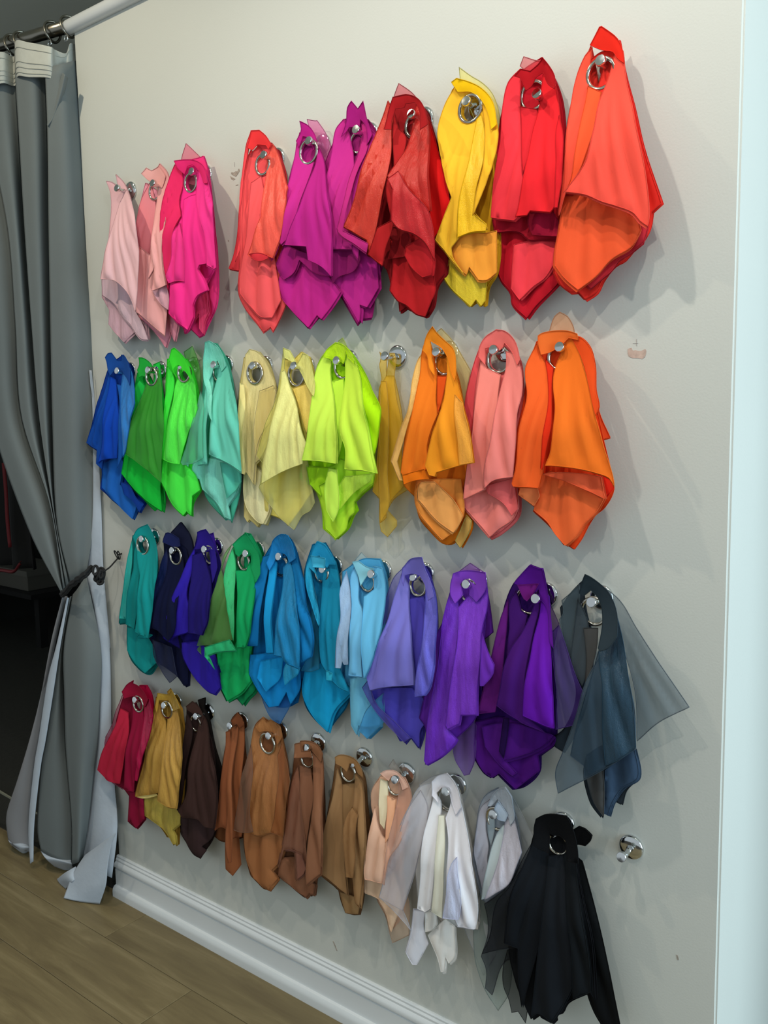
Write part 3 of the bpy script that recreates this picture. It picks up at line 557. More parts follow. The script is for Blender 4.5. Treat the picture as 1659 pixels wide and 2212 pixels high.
("m","B0EE18",[(8829,15208),(8646,14936),(8549,14372),(8395,13516),(8214,12963),(8118,12580),(8588,12306),(8771,11938),(8795,11503),(9024,11375),(9156,11313),(9485,11581),(9641,11846),(9755,11965),(9686,12130),(9909,12309),(10200,12487),(10277,12764),(10215,13117),(10406,13794),(10137,14470),(9811,14942),(9444,15315),(9236,15436)]),
("m","C8F83A",[(8388,12855),(9203,12876),(9395,13021),(10291,12768),(10251,12549),(9961,12344),(9738,12138),(9731,11914),(9581,11792),(9500,11560),(9210,11325),(8929,11520),(8865,11920),(8760,12261),(8492,12452)]),
("m","A8E020",[(8484,12832),(9255,12825),(9211,12626),(8822,12441),(8892,12215),(8549,12459)]),
("s","D8FF50",[(9371,12412),(9601,12672),(10355,12751),(10281,12586),(9847,12349),(9431,11965)]),
("m","D8FF60",[(9086,12405),(9213,12831),(9437,12810),(9448,11972),(9309,11710),(9108,11952)]),
("m","CCF848",[(9139,14636),(9453,14681),(9671,13803),(9615,13258),(9496,12981),(9344,14079)]),
("m","DCFF5C",[(8946,15198),(9121,15053),(9095,14860),(9384,14078),(9546,13533),(9530,12944),(9065,12988),(8642,12993),(8563,12991),(8740,13530),(8769,14367),(8779,14870)]),
("m","B8F010",[(9758,15048),(10139,14813),(10572,14376),(10753,14087),(10747,13801),(10596,13145),(10435,13539),(10143,14334)]),
("m","DAFF50",[(9487,15117),(9657,15215),(9837,15043),(10151,14599),(10424,13857),(10578,13148),(10671,12795),(10329,12837),(9870,12851),(9900,13270),(9782,13539),(9686,14075)]),
("o","D8F070",[(9410,15443),(9575,15499),(9654,15295),(9514,15277)]),
("s","D4FF20",[(9041,15218),(9114,15297),(9346,15420),(9559,15353),(9801,15150),(9910,14956),(9634,15107),(9614,15243),(9493,14979),(9338,15069),(9145,15104),(9003,15137)])],0.006,0.000),
('single golden yellow chiffon swatch hanging narrow on its hook, second row',1.0640,1.5076,(1.0640,1.4936,0.0000,0),[
("o","F8D050",[(10687,14693),(10847,14187),(10930,13790),(10893,13260),(11045,12436),(10703,12232),(10526,12004),(10763,11800),(10761,11690),(10514,11447),(10341,11550),(10310,11742),(10321,12213),(10148,12370),(10227,12703),(10351,13793),(10325,14438),(10483,14700)]),
("o","FFCC38",[(10364,15051),(10336,15185),(10493,15045),(10504,14699),(10543,14937),(10579,15147),(10697,15140),(10736,15007),(10707,14692),(10800,14267),(10962,13792),(10950,12627),(11049,12550),(10599,12071),(10559,11851),(10382,11730),(10394,12252),(10222,12381),(10318,12740),(10417,13794),(10352,14464),(10396,14596),(10331,14946)]),
("o","FFD048",[(10406,14595),(10537,14591),(10721,13794),(10684,12731),(10687,12058),(10491,11774),(10472,12453),(10483,13796)])],0.000,0.000),
('yellow orange fabric swatch bundle, second row, right of the single golden swatch',1.1885,1.5093,(1.1946,1.4894,0.0220,1),[
("o","F0D890",[(11754,15488),(11850,15544),(12084,15317),(12300,15031),(12530,14723),(12450,14405),(12356,13784),(12158,14538),(11891,15179)]),
("m","E07818",[(11420,15075),(11342,14668),(11141,13791),(10996,13001),(11020,12523),(11314,12297),(11406,11905),(11755,11560),(11944,11443),(12038,11425),(12163,11461),(12225,11518),(12346,11386),(12470,11563),(12592,11777),(12593,12031),(12415,12275),(12511,13036),(12411,14033),(12161,14788),(11931,15101)]),
("o","E8E080",[(12279,11530),(12541,12033),(12653,11939),(12628,11786),(12384,11397)]),
("m","FF9E44",[(11398,12285),(11436,12653),(11851,12694),(12464,12716),(12518,12038),(12457,11933),(12303,11693),(12150,11707),(12211,11660),(12024,11529),(11712,11780),(11522,11977)]),
("m","FFB060",[(11508,12504),(11574,12636),(11890,12648),(12347,12287),(12526,12044),(12495,11941),(12311,11700),(11943,11905),(11504,12295)]),
("s","FFC870",[(11451,15071),(11442,14509),(11376,13999),(11210,13460),(11037,13015),(11162,12651),(11096,12649),(10904,13011),(11148,13641),(11289,13974),(11312,14666),(11398,14996)]),
("m","FF8420",[(11627,15414),(11744,14956),(11827,14649),(11925,14142),(12025,13966),(11858,13542),(11793,13289),(11820,13011),(11755,12882),(11240,12737),(11176,12813),(11249,13204),(11407,13795),(11444,14304),(11467,14661),(11494,15169)]),
("m","F07810",[(11251,12767),(11765,12898),(11888,12712),(11540,12673),(11281,12586)]),
("m","E05010",[(11874,14646),(12104,14637),(12114,14139),(12070,13942)]),
("m","FFA024",[(12058,14989),(12238,15077),(12385,14625),(12643,14203),(12815,13793),(12953,13048),(12692,13005),(12124,12853),(12093,12777),(11970,12798),(11880,12972),(12041,13549),(12195,14089),(12154,14535)]),
("s","FFB040",[(12483,14279),(12732,14129),(12880,13674),(12984,13064),(12687,13008),(12648,13553)]),
("m","FF9420",[(11703,15453),(11836,15566),(11881,15467),(12066,15284),(12277,15122),(12390,14820),(12436,14524),(12250,14729),(12125,14959),(11948,15168),(11727,15304),(11736,15054),(11862,14645),(11708,14803),(11629,15059),(11554,15138),(11625,15334)])],0.004,0.000),
('salmon pink fabric swatch bundle, second row, between yellow orange and orange',1.3138,1.5063,(1.3124,1.4891,0.0230,1),[
("m","FF6068",[(12723,15198),(12605,14924),(12468,14466),(12393,13949),(12458,13689),(12392,13296),(12199,12869),(12198,12762),(12419,12717),(12581,13689),(12725,14714)]),
("m","F07070",[(12766,15119),(12669,14562),(12636,13691),(12509,12910),(12442,12381),(12425,12195),(12626,11968),(13008,11627),(13233,11748),(13585,12080),(13614,12234),(13585,12940),(13697,13689),(13650,14430),(13564,14853),(13318,15188)]),
("m","FF8C84",[(12628,12944),(12994,13439),(13578,12820),(13664,12245),(13549,12036),(13226,11810),(13062,11668),(12835,11886),(12482,12206),(12500,12444)]),
("m","E86868",[(13015,12603),(13600,12777),(13657,12454),(13699,12231),(13571,12097),(13397,12315),(13074,12477)]),
("m","FF9084",[(12780,15014),(12903,14756),(13209,14618),(13213,14442),(13266,13696),(13130,12943),(13039,12560),(12736,12418),(12598,12359),(12679,12931),(12804,13571),(12781,14328)]),
("m","FF8E86",[(13298,15038),(13500,14976),(13711,14670),(13801,14301),(13758,13940),(13757,13455),(13701,12817),(13271,12727),(13123,12595),(13125,12949),(13270,13575),(13281,14043),(13300,14439),(13328,14737)]),
("m","FF7A74",[(12782,15138),(12898,15307),(13139,15427),(13314,15391),(13523,15217),(13674,14866),(13615,14772),(13445,15028),(13283,15186),(13247,15114),(13169,15057),(13014,15127),(12881,15109),(12898,14805),(12758,14963)])],0.000,0.000),
('vivid orange fabric swatch bundle, rightmost of the second row near the wall stain',1.4453,1.5038,(1.4356,1.4870,0.0195,1),[
("o","F0B080",[(14140,15330),(14256,15582),(14351,15645),(14491,15564),(14613,15310),(14583,15113),(14214,15135)]),
("m","FF5A28",[(14621,15250),(14835,15120),(15023,14737),(15066,14293),(15169,13920),(15367,13514),(15255,13479),(14999,13688),(14771,14631)]),
("m","F04818",[(13930,15172),(13785,14767),(13747,14181),(13635,13568),(13550,13019),(13664,12597),(13664,12472),(13862,12356),(14002,12264),(13975,12188),(14307,11937),(14578,11637),(14631,11642),(14777,11581),(14919,11786),(15020,11986),(15146,12186),(15320,12338),(15477,12650),(15438,12881),(15282,13458),(15025,14387),(14709,15104)]),
("m","FF7038",[(14060,12815),(14332,12921),(15320,12484),(15172,12240),(14970,12037),(14842,11836),(14620,11636),(14418,11828),(14282,12015),(14006,12221),(14061,12471)]),
("m","FF8A50",[(13772,12611),(14092,12649),(14147,12480),(14037,12302),(13729,12485)]),
("m","FF2E18",[(15268,12933),(15539,12804),(15553,12690),(15409,12499),(15346,12588)]),
("m","FF6A40",[(14262,12882),(14528,12914),(15044,12907),(15344,12870),(15422,12504),(15047,12650),(14686,12777),(14423,12839)]),
("m","FF6828",[(13990,15139),(14061,14921),(14140,14798),(14254,14505),(14343,13933),(14290,13460),(14292,12983),(14212,12643),(13715,12647),(13687,12695),(13772,12993),(13827,13578),(13917,14178),(13820,14712)]),
("m","E83010",[(14146,14845),(14309,14694),(14318,14503),(14461,13698),(14401,13345),(14323,12963),(14296,12986),(14321,13463),(14348,14027),(14243,14505)]),
("m","FF7C24",[(14555,15201),(14698,15214),(14858,14809),(15142,14266),(15365,13699),(15466,13362),(15615,12937),(15654,12735),(15568,12867),(15398,12930),(14976,13009),(14512,13043),(14407,13040),(14511,13302),(14524,13932),(14357,14501),(14363,14740),(14467,15020)]),
("m","FF5A20",[(14622,15219),(14828,15180),(15048,15002),(15191,14696),(15279,14285),(15374,14014),(15335,13880),(15162,14288),(14951,14710)]),
("m","FF7830",[(14061,15250),(14110,15283),(14326,15318),(14586,15301),(14784,15239),(14806,15135),(14600,15185),(14404,15045),(14235,14959),(14099,14928),(14053,15132)])],0.006,0.000),
('teal fabric swatch bundle, leftmost of the third row beside the tied curtain',0.2458,1.0792,(0.2337,1.0597,0.0235,1),[
("m","0A7878",[(1781,10812),(1638,10264),(1337,9399),(1086,8515),(1033,8315),(1390,8386),(1391,7572),(1576,7302),(2072,7110),(2307,7130),(2660,7443),(2629,7896),(2403,8361),(2593,9130),(2796,9962),(2654,10752)]),
("m","109090",[(1544,8298),(2390,8336),(2643,8208),(2753,7522),(2230,7148),(1711,7410),(1490,7651)]),
("s","20A8A0",[(1843,10702),(1884,9894),(1787,9272),(1625,8560),(1310,8530),(1598,9459),(1726,10287)]),
("m","0C8484",[(2031,10716),(2139,10359),(2275,9936),(2298,9061),(2108,8374),(1742,8448),(1830,9085),(2018,9915),(1971,10429)]),
("m","0E9090",[(2563,8377),(2354,8223),(2384,8186),(2813,8250),(3015,8362)]),
("m","129494",[(2145,11015),(2594,11177),(2776,10939),(3029,10650),(3317,10075),(3274,9611),(3111,8877),(2938,8289),(2391,8371),(2558,9208),(2501,9783),(2208,10217),(2068,10603),(1975,10803)])],0.000,0.000),
('navy velvet and chiffon swatch bundle, second in the third row',0.3693,1.0596,(0.3663,1.0436,0.0215,1),[
("m","181C38",[(3412,11014),(3828,11301),(3935,11210),(4152,10992),(4249,10729),(4098,10093),(3750,8880),(3363,10019)]),
("m","0A1030",[(3145,10801),(3122,10282),(2773,9579),(2328,8706),(2072,8422),(2425,8265),(2668,8012),(2892,7553),(3632,7313),(3895,7119),(4052,7188),(4089,7755),(3933,8128),(3870,9306),(4156,10106),(4003,10630),(3585,10830)]),
("o","303860",[(2800,8175),(3553,8089),(3749,7357),(3422,7128),(3124,7368),(2831,7728)]),
("s","1A2250",[(3287,10578),(3442,9854),(3180,9255),(2880,8492),(2326,8494),(2598,9023),(3055,9709),(3155,10295)]),
("m","0C1234",[(3358,10506),(3799,10617),(4076,10040),(4060,9374),(3941,8584),(3677,8307),(3257,8524),(3007,8569),(3235,9199),(3392,9858)]),
("m","20285C",[(3407,11014),(3488,11030),(3843,10903),(3839,10702),(3582,10660),(3248,10763),(3292,10866)])],0.003,0.000),
('indigo violet-blue fabric swatch bundle, third in the third row',0.4940,1.0735,(0.4910,1.0575,0.0215,1),[
("m","40209C",[(4781,11038),(5050,11127),(5120,10761),(5299,10366),(5190,9833),(4911,10439)]),
("m","1E1470",[(4497,11023),(4319,10589),(3945,9909),(3421,9060),(3149,8337),(3236,8228),(3846,8081),(4005,7748),(4798,7176),(5113,7138),(5295,7348),(5337,7587),(5098,8318),(5198,9475),(5319,10299),(5053,10795)]),
("m","2C1C98",[(4033,8290),(4694,8430),(5250,8171),(5418,7395),(5220,7183),(4908,7221),(4401,7521),(4070,7939)]),
("m","3020A8",[(4457,10721),(4412,10080),(4370,9558),(4505,9234),(4408,8640),(3728,8382),(3597,8282),(3415,8335),(3395,8492),(3658,9124),(4075,9832),(4274,10408)]),
("m","1E1468",[(4426,10534),(4678,10621),(4872,10338),(5245,9879),(5297,9165),(5041,8675),(4520,8656),(4556,9257)]),
("m","2C1C88",[(4648,11125),(4759,11171),(4971,11224),(5127,10965),(5220,10634),(5399,10332),(5353,9972),(5102,10293),(4889,10713),(4793,10782),(4610,10696),(4488,10692),(4593,10927)])],0.006,0.000),
('emerald green swatch bundle with sheer olive layer at its left, third row',0.6411,1.0760,(0.6137,1.0514,0.0195,1),[
("m","18A468",[(6155,11207),(6358,11192),(6541,10951),(6686,10710),(6690,10171),(6451,9603),(6112,10293)]),
("m","08804A",[(5808,10861),(5656,10518),(5523,9878),(5083,8684),(4707,8160),(5138,7687),(5071,7519),(5437,7005),(5780,7188),(6017,7024),(6216,7235),(6438,7428),(6552,7600),(6440,8511),(6671,9641),(6435,10689)]),
("m","14A85C",[(5222,7719),(5254,8264),(5872,8438),(6393,9258),(6483,8903),(6392,8148),(6422,7706),(6086,7380),(5548,7046),(5315,7388),(5160,7631)]),
("o","80C070",[(5807,10907),(5602,10527),(5503,10263),(5828,9564),(5881,8643),(4883,8298),(4593,8291),(4558,8208),(5196,7809),(4871,8103),(4654,8340),(5179,9412),(5480,10262),(5602,10674)]),
("o","80B868",[(5548,10311),(5735,9855),(5992,9232),(5989,8674),(5317,8458),(4681,8329),(5074,9108),(5425,9901)]),
("s","40C880",[(5876,10845),(5973,10377),(6069,9753),(6150,9266),(6094,8669),(5862,9591),(5695,10147),(5754,10546)]),
("m","30B878",[(5141,8386),(5485,8516),(6042,8713),(6243,8486),(5585,8343),(5243,8212),(5448,7905),(5126,8155)]),
("m","10A05C",[(6038,10320),(6343,10341),(6391,10555),(6636,10304),(6846,9860),(6817,9026),(6643,8638),(6380,8597),(6367,9495)]),
("m","18A060",[(5954,10933),(6146,11091),(6422,11253),(6561,11010),(6782,10745),(6960,10354),(6837,10134),(6498,10429),(6446,10705),(6255,10799),(6089,10645),(6010,10714),(5982,10860)])],0.000,0.000),
('azure blue fabric swatch bundle with ragged hems, middle left of the third row',0.7496,1.0786,(0.7365,1.0528,0.0218,1),[
("m","0868A8",[(7240,11154),(6938,10846),(6610,10282),(6347,9417),(5873,8529),(6137,8419),(6342,8265),(6267,7840),(6615,7416),(6915,7177),(7423,7242),(7775,7422),(7939,7885),(8342,8523),(8365,9156),(8127,9953),(7949,10551),(7676,11152),(7493,11262)]),
("o","3080C8",[(6685,7447),(7210,7731),(7900,7752),(7691,7387),(7321,6836),(7071,6893),(6826,7140)]),
("m","1088D0",[(6486,8356),(7313,8563),(8077,8228),(8064,7871),(7756,7418),(7621,7680),(7357,7302),(7050,7203),(6755,7478),(6410,7898)]),
("m","1496D8",[(6863,8287),(7623,8521),(7503,7999),(7139,7679),(7033,7585),(6739,7862)]),
("s","28A8D8",[(7781,8421),(8209,8388),(8156,8239),(7860,8009),(7710,7874),(7674,8189)]),
("m","0C70B0",[(7129,10804),(7059,10243),(7055,9666),(6943,8693),(6659,8648),(6292,8628),(6242,8694),(6649,9481),(6821,10228),(6934,10723)]),
("m","189CDC",[(7106,10770),(7312,10607),(7334,10269),(7401,9778),(7508,8636),(7284,8600),(7256,9077),(7174,9922)]),
("m","1078B8",[(7884,11161),(8072,10767),(8439,10325),(8629,9830),(8815,9149),(8733,8764),(8451,8580),(8343,9588),(7818,10493)]),
("s","1884BC",[(7544,10530),(7744,10724),(8056,10334),(8389,9772),(8482,8943),(8440,8457),(7998,8554),(7906,8643),(7665,8639),(7737,9312),(7726,9962)]),
("s","1888D0",[(7289,11112),(7604,11301),(7923,11317),(8028,11117),(8098,10814),(7775,10662),(7645,10818),(7444,10869),(7350,10791),(7277,10613),(7192,10438),(7092,10604),(7206,10926)])],0.004,0.000),
('cyan fabric swatch bundle, third row, right of azure blue, small folded tab at top',0.8822,1.0633,(0.8607,1.0492,0.0195,1),[
("m","1078A8",[(8341,11103),(8091,10496),(8095,9805),(8233,9129),(8009,8209),(7987,7633),(8118,7299),(8714,6927),(8858,7135),(9278,7640),(9421,8012),(9394,8621),(9191,9268),(9163,10065),(8936,10811),(8698,11165)]),
("m","14A0D4",[(8131,8214),(8654,8515),(9191,8400),(9489,8079),(9486,7977),(8983,7464),(8785,6966),(8422,7171),(8105,7533),(8042,7771)]),
("o","40B0D0",[(8199,10585),(8413,10193),(8697,9227),(8653,8394),(8348,8271),(8112,8265),(8415,8841),(8318,9514),(8127,10238)]),
("m","1890B8",[(8772,10906),(9035,10796),(9193,10283),(9342,9725),(9253,8822),(9579,8070),(9232,8140),(8928,8392),(8799,8576),(8748,9082),(8699,9897),(8661,10454)]),
("m","30B0D0",[(9001,8459),(9178,8422),(9150,8254),(8994,8246)]),
("s","2CB0DC",[(8407,10887),(8423,10715),(8588,10321),(8495,10481),(8347,10608),(8530,10024),(8759,9665),(8825,9419),(8557,9770),(8305,10203),(8277,10605)]),
("m","28A8D8",[(8516,11038),(8675,11225),(8870,11170),(8989,10972),(9091,10744),(8881,10718),(8741,10569),(8704,10702),(8656,10906),(8423,10857)]),
("m","44B4D8",[(8633,10940),(8680,10926),(9046,10911),(8966,10679),(8617,10670)])],0.000,0.022),
('light sky blue fabric swatch bundle in the middle of the third row',1.0183,1.0666,(0.9937,1.0446,0.0195,1),[
("o","C0D8E0",[(9487,10770),(9755,11053),(10040,10817),(10128,10636),(9756,10601)]),
("m","50A8D8",[(9293,10608),(9262,9913),(9213,9129),(9090,8475),(9289,8272),(9490,8150),(9499,7597),(9613,7144),(9715,7206),(9960,7083),(10310,7414),(10225,7939),(10344,8920),(10469,10049),(10409,10557),(10256,10955),(9790,10914)]),
("m","70BCDC",[(9562,8341),(9963,8490),(10485,8203),(10374,7490),(9983,7367),(9785,7363),(9729,7134),(9583,7320),(9572,7831)]),
("o","60B0D8",[(10057,7755),(10547,8236),(10558,7629),(10076,7145),(9848,7282)]),
("s","A8C8EC",[(9475,10641),(9603,10160),(9664,9799),(9657,8707),(9556,8690),(9508,8759),(9453,8594),(9300,8568),(9373,9281),(9444,9668),(9356,10218)]),
("m","78C4F0",[(9697,10810),(9774,10435),(9833,10075),(9970,9874),(10110,8537),(9743,8509),(9779,8900),(9717,9850),(9595,10538)]),
("m","6CC0EC",[(10119,10802),(10368,10791),(10512,10335),(10594,9759),(10605,9554),(10373,8829),(10223,8539),(10069,9685),(9963,10163),(10169,10325)]),
("m","90D0E0",[(9688,10877),(9820,10901),(9960,10792),(10172,10752),(9992,10604),(9857,10375),(9800,10556),(9728,10743)])],0.003,0.000),
('lavender blue fabric swatch bundle, third row, right of light sky blue',1.1262,1.0724,(1.1254,1.0501,0.0195,1),[
("o","8888D8",[(10903,10868),(10644,10624),(10480,10240),(10222,9423),(9914,8761),(9751,8186),(10039,7850),(10652,7397),(10848,7860),(10690,9342),(10858,10459)]),
("m","4840A8",[(10919,10836),(10842,10354),(10703,9360),(10452,8451),(10111,8196),(10152,7894),(10716,7550),(10988,7229),(11175,7460),(11328,7194),(11422,7440),(11493,7754),(11634,8410),(11781,9870),(11531,10715),(11357,10949)]),
("m","4C44B0",[(10176,8267),(11250,8468),(11513,8298),(11594,7836),(11437,7617),(11409,7256),(11232,7422),(10956,7284),(10592,7699),(10265,7938)]),
("o","6C60C0",[(10148,8435),(10377,7982),(10839,7698),(11245,7449),(11085,7319),(10651,7582),(10185,7982),(9998,8254)]),
("m","443CA0",[(11083,10250),(11422,10323),(11609,10145),(11652,9544),(11547,8819),(11434,8580),(11300,9491)]),
("m","7C78D0",[(10897,10738),(11061,10497),(11126,10156),(11316,9642),(11434,9107),(11461,8624),(11068,8532),(10606,8409),(10330,8300),(10233,8604),(10532,9254),(10733,9778),(10788,10267)]),
("s","6C68D4",[(11459,10685),(11685,10579),(11927,10148),(12002,9766),(11916,8710),(11785,8507),(11546,8425),(11573,8754),(11706,9582),(11613,10027)]),
("m","7C74D0",[(11096,10902),(11338,11111),(11620,11185),(11710,11198),(11725,10981),(11882,10761),(12033,10483),(11860,10381),(11688,10655),(11517,10803),(11316,10812),(11140,10759),(11110,10543),(11062,10681)])],0.006,0.022),
('satin violet purple fabric swatch bundle, third row, with a shiny ball knob at its top',1.2520,1.0712,(1.2490,1.0552,0.0215,1),[
("o","A060C0",[(12189,10885),(12457,11079),(12797,10912),(12834,10675),(12346,10759)]),
("m","5A2090",[(12766,10808),(12901,10347),(13023,9827),(12831,9662),(13070,9120),(12810,8760),(12768,8364),(12686,8134),(12446,8905),(12531,10298)]),
("o","7848B0",[(12194,7511),(12492,8223),(12735,7990),(12689,7266),(12564,6965),(12440,6908),(12233,7192)]),
("m","582098",[(12079,10605),(11984,9978),(11797,9474),(11618,8578),(11454,7885),(11584,7765),(11646,7483),(11594,6952),(12034,7425),(12331,7675),(12786,8200),(12910,9027),(12901,10027),(12791,10680)]),
("s","7030C0",[(12111,10682),(12268,10283),(12324,9956),(12350,9296),(12181,8204),(12135,7871),(12384,7675),(12341,7593),(12043,7270),(11651,6984),(11599,7053),(11708,7961),(11982,9237),(11999,10090)]),
("s","7C38C8",[(12296,10224),(12489,10477),(12872,10836),(12942,10375),(12896,9852),(12957,9411),(12888,8717),(12886,8301),(12523,8225),(12480,8040),(12230,7879),(12189,7942),(12280,8601),(12409,9520)]),
("m","7030B8",[(12952,9872),(13328,9361),(13308,9190),(13095,8914),(13017,8899),(13023,9439)]),
("m","8040C0",[(12119,10660),(12177,10874),(12361,10940),(12930,10976),(12904,10644),(12702,10379),(12511,10486),(12495,10757),(12381,10774),(12307,10671),(12378,10473),(12245,10296),(12133,10455)])],0.000,0.000),
('deep purple fabric swatch bundle, third row, left of the charcoal grey one',1.4004,1.0613,(1.3753,1.0511,0.0235,1),[
("o","705090",[(14049,10731),(14168,10506),(14361,10164),(14271,9707),(14100,10047)]),
("m","300860",[(13454,10809),(13310,10495),(13162,9826),(12955,8789),(12690,8020),(12669,7288),(12882,7049),(13044,7003),(13174,7123),(13521,6897),(13677,6967),(14041,7369),(14070,7681),(14393,7976),(14390,8383),(14305,9566),(14125,10318),(13959,11130),(13787,11168)]),
("m","480C74",[(12726,8044),(13337,8259),(14010,8181),(14422,8109),(14393,7994),(14071,7700),(14102,7432),(13586,6929),(13240,7159),(13079,7032),(12885,7098),(12722,7320)]),
("m","4A1078",[(12893,8011),(13434,8212),(14393,8174),(14220,7945),(13741,7640),(13401,7474),(13650,7282),(13557,7202),(13275,7358),(12956,7625)]),
("m","200440",[(13405,8307),(13529,8333),(13467,7845),(13404,7522),(13310,7640)]),
("m","5C1470",[(13400,10524),(13414,9995),(13409,9207),(13252,8403),(12869,8295),(13033,8862),(13204,9605),(13288,10168)]),
("m","3A0C60",[(13557,10702),(13661,10335),(13777,10268),(13755,10036),(13671,9874),(13567,9659),(13505,9498),(13485,10009),(13443,10452)]),
("o","50308C",[(14308,10018),(14470,10196),(14731,9805),(15088,9147),(15009,8874),(14902,8540),(14569,8389),(14563,9176)]),
("m","42106C",[(13990,10801),(14027,10536),(13976,10072),(13969,9728),(13958,9131),(13963,8543),(14371,8310),(13904,8396),(13388,8603),(13451,8875),(13611,9683),(13749,9947),(13876,10312)]),
("m","6414A8",[(14042,10782),(14222,10673),(14318,10130),(14510,9443),(14600,8456),(14401,8466),(13980,8550),(13995,8967),(14041,9530),(14024,9937),(14057,10337)]),
("m","5C1490",[(13937,11236),(14099,11183),(14178,11193),(14203,10727),(14285,10376),(14482,9831),(14395,9909),(14173,10485),(14042,10596),(14036,10785),(13790,10571),(13659,10820),(13575,10857),(13728,11034)]),
("m","701878",[(13645,10823),(14045,10885),(13878,10634),(13800,10535),(13747,10570)])],0.004,0.000),
('charcoal grey chiffon swatch bundle, rightmost of the third row, corner flared to the right',1.5083,1.0681,(1.5046,1.0482,0.0235,1),[
("o","7C8890",[(15180,10942),(15507,10730),(15849,10285),(16207,9858),(16781,9144),(16280,8781),(15909,8371),(15842,9322),(15534,10109)]),
("m","283038",[(14802,10983),(14601,10754),(14423,10477),(14505,9970),(14677,9483),(14804,8986),(14584,8302),(14384,8096),(14414,7940),(14587,7872),(14755,8179),(15026,8924),(15072,9944),(14898,10423)]),
("m","2C343C",[(15011,7619),(15063,7950),(15438,8247),(15907,8304),(16005,7767),(15790,7506),(15716,7226),(15584,7268),(15508,6984),(15374,6973),(15361,6889),(15182,7052),(15069,7314)]),
("m","3C5068",[(15416,7793),(15931,8302),(16014,7891),(15990,7783),(15736,7563),(15556,7255),(15480,6998),(15413,7005)]),
("m","484848",[(15066,7672),(15388,7909),(15433,7504),(15426,6978),(15234,7188)]),
("o","586870",[(14533,10406),(14498,10634),(14644,10775),(14801,10944),(14804,10428),(14842,9941),(14862,9460),(14620,9867),(14479,10301)]),
("m","343C42",[(14776,10684),(14982,10303),(15029,9878),(15095,9509),(15045,9259),(14811,9610),(14765,10036)]),
("m","3C3C3C",[(14930,10204),(15192,10238),(15229,9915),(15195,9537),(15131,9189),(15073,9751)]),
("o","5C7080",[(15180,9452),(15311,9752),(15462,9963),(15802,9664),(16011,9227),(16073,8426),(15749,8124),(15202,7680),(14877,7439),(14668,7277),(14609,7635),(14761,8068),(15003,8771)]),
("o","3C5468",[(15244,9382),(15313,9943),(15509,9843),(15868,9551),(16010,9242),(16096,8475),(15749,8143),(15203,7713),(15174,7926),(14928,8047),(15059,8671)]),
("s","2C4456",[(15328,9953),(15422,10291),(15575,10513),(15810,10052),(16002,9498),(16089,8908),(16120,8498),(15899,8273),(15595,8049),(15536,8664),(15510,9398)]),
("m","2C3840",[(15028,11079),(15112,11223),(15212,11182),(15418,11055),(15528,10973),(15707,10639),(15752,10274),(15611,10061),(15452,9983),(15412,10020),(15405,10429),(15308,10803),(15164,10936),(15017,10813),(14945,10858)])],0.008,0.022),
('crimson raspberry fabric swatch bundle, leftmost of the bottom row by the curtain',0.1805,0.6345,(0.1775,0.6185,0.0215,1),[
("o","C06080",[(978,6284),(728,5842),(443,5301),(-323,4384),(-794,3869),(-182,3662),(816,3504),(1247,4752),(1192,5924)]),
("m","C00C44",[(1739,6679),(2078,6746),(2280,6534),(2358,6013),(2235,5158),(1738,4016),(1552,4048),(1726,5648)]),
("m","7C0C2C",[(1133,6330),(939,5794),(783,5098),(725,3700),(1113,3639),(1360,3502),(1231,2734),(1575,2631),(2016,3041),(2061,3612),(2078,4604),(2090,5736),(1966,6390)]),
("m","8C1034",[(1484,3684),(2124,3855),(2126,3103),(1687,2695),(1480,2877),(1345,2797)]),
("m","C02440",[(1110,5961),(1378,5881),(1541,5288),(1160,3868),(630,3812),(109,4008),(364,4563),(971,5414)]),
("m","941038",[(1512,6130),(1827,6257),(2086,5837),(2161,5223),(1903,3852),(1458,3814),(1603,4763),(1649,5502)]),
("s","B80C48",[(1997,6299),(2531,6537),(2817,6173),(2698,5595),(2464,4993),(2200,4271),(2107,4267),(2252,5264),(2176,5799)]),
("m","A01438",[(1252,6470),(1450,6696),(1814,6898),(1705,6776),(1961,6723),(2498,6498),(2146,6193),(1807,6261),(1646,6390),(1503,6352),(1296,6275)])],0.002,0.000),
('golden velvet fabric swatch bundle, second in the bottom row',0.3064,0.6442,(0.3034,0.6282,0.0215,1),[
("m","B88C38",[(2928,6724),(3093,6852),(3267,6637),(3560,6400),(3654,5905),(3532,5215),(3246,5958)]),
("m","A88030",[(2513,6507),(2408,6072),(2028,4812),(1550,3535),(1929,3558),(1829,3089),(2620,2999),(2902,2767),(3083,2822),(3188,2639),(3311,2735),(3400,3188),(3653,3531),(3726,4615),(3652,5703),(3400,6408),(2942,6655)]),
("s","C0A84C",[(2055,3664),(2743,3928),(3670,3874),(3578,3351),(3272,3108),(3380,2985),(3391,2737),(3244,2711),(3025,2917),(2678,3050),(1984,3167)]),
("s","C89A48",[(2579,6495),(2811,6188),(2965,5927),(3115,5261),(2868,4070),(2179,3749),(1800,3658),(1842,3797),(2335,4942),(2521,5930)]),
("m","E0CC80",[(1987,3729),(2861,4042),(2919,4019),(2361,3791)]),
("s","D0A04C",[(2992,6338),(3414,6475),(3831,5994),(4068,5549),(3934,4603),(3776,3944),(3430,3885),(3027,3946),(3267,4992),(3186,5652)]),
("s","C8A040",[(2736,6695),(3080,6710),(3465,6936),(3666,6798),(3947,6588),(3279,6296),(3083,6550),(2918,6520),(2738,6497),(2694,6159),(2636,6298)])],0.004,0.000),
('dark chocolate brown fabric swatch bundle, third in the bottom row',0.4353,0.6410,(0.4126,0.6128,0.0195,1),[
("m","1C1614",[(4171,6740),(4457,6852),(4389,6559),(4514,6402),(4747,5772),(5070,5176),(4904,4512),(4593,5522),(4289,6245)]),
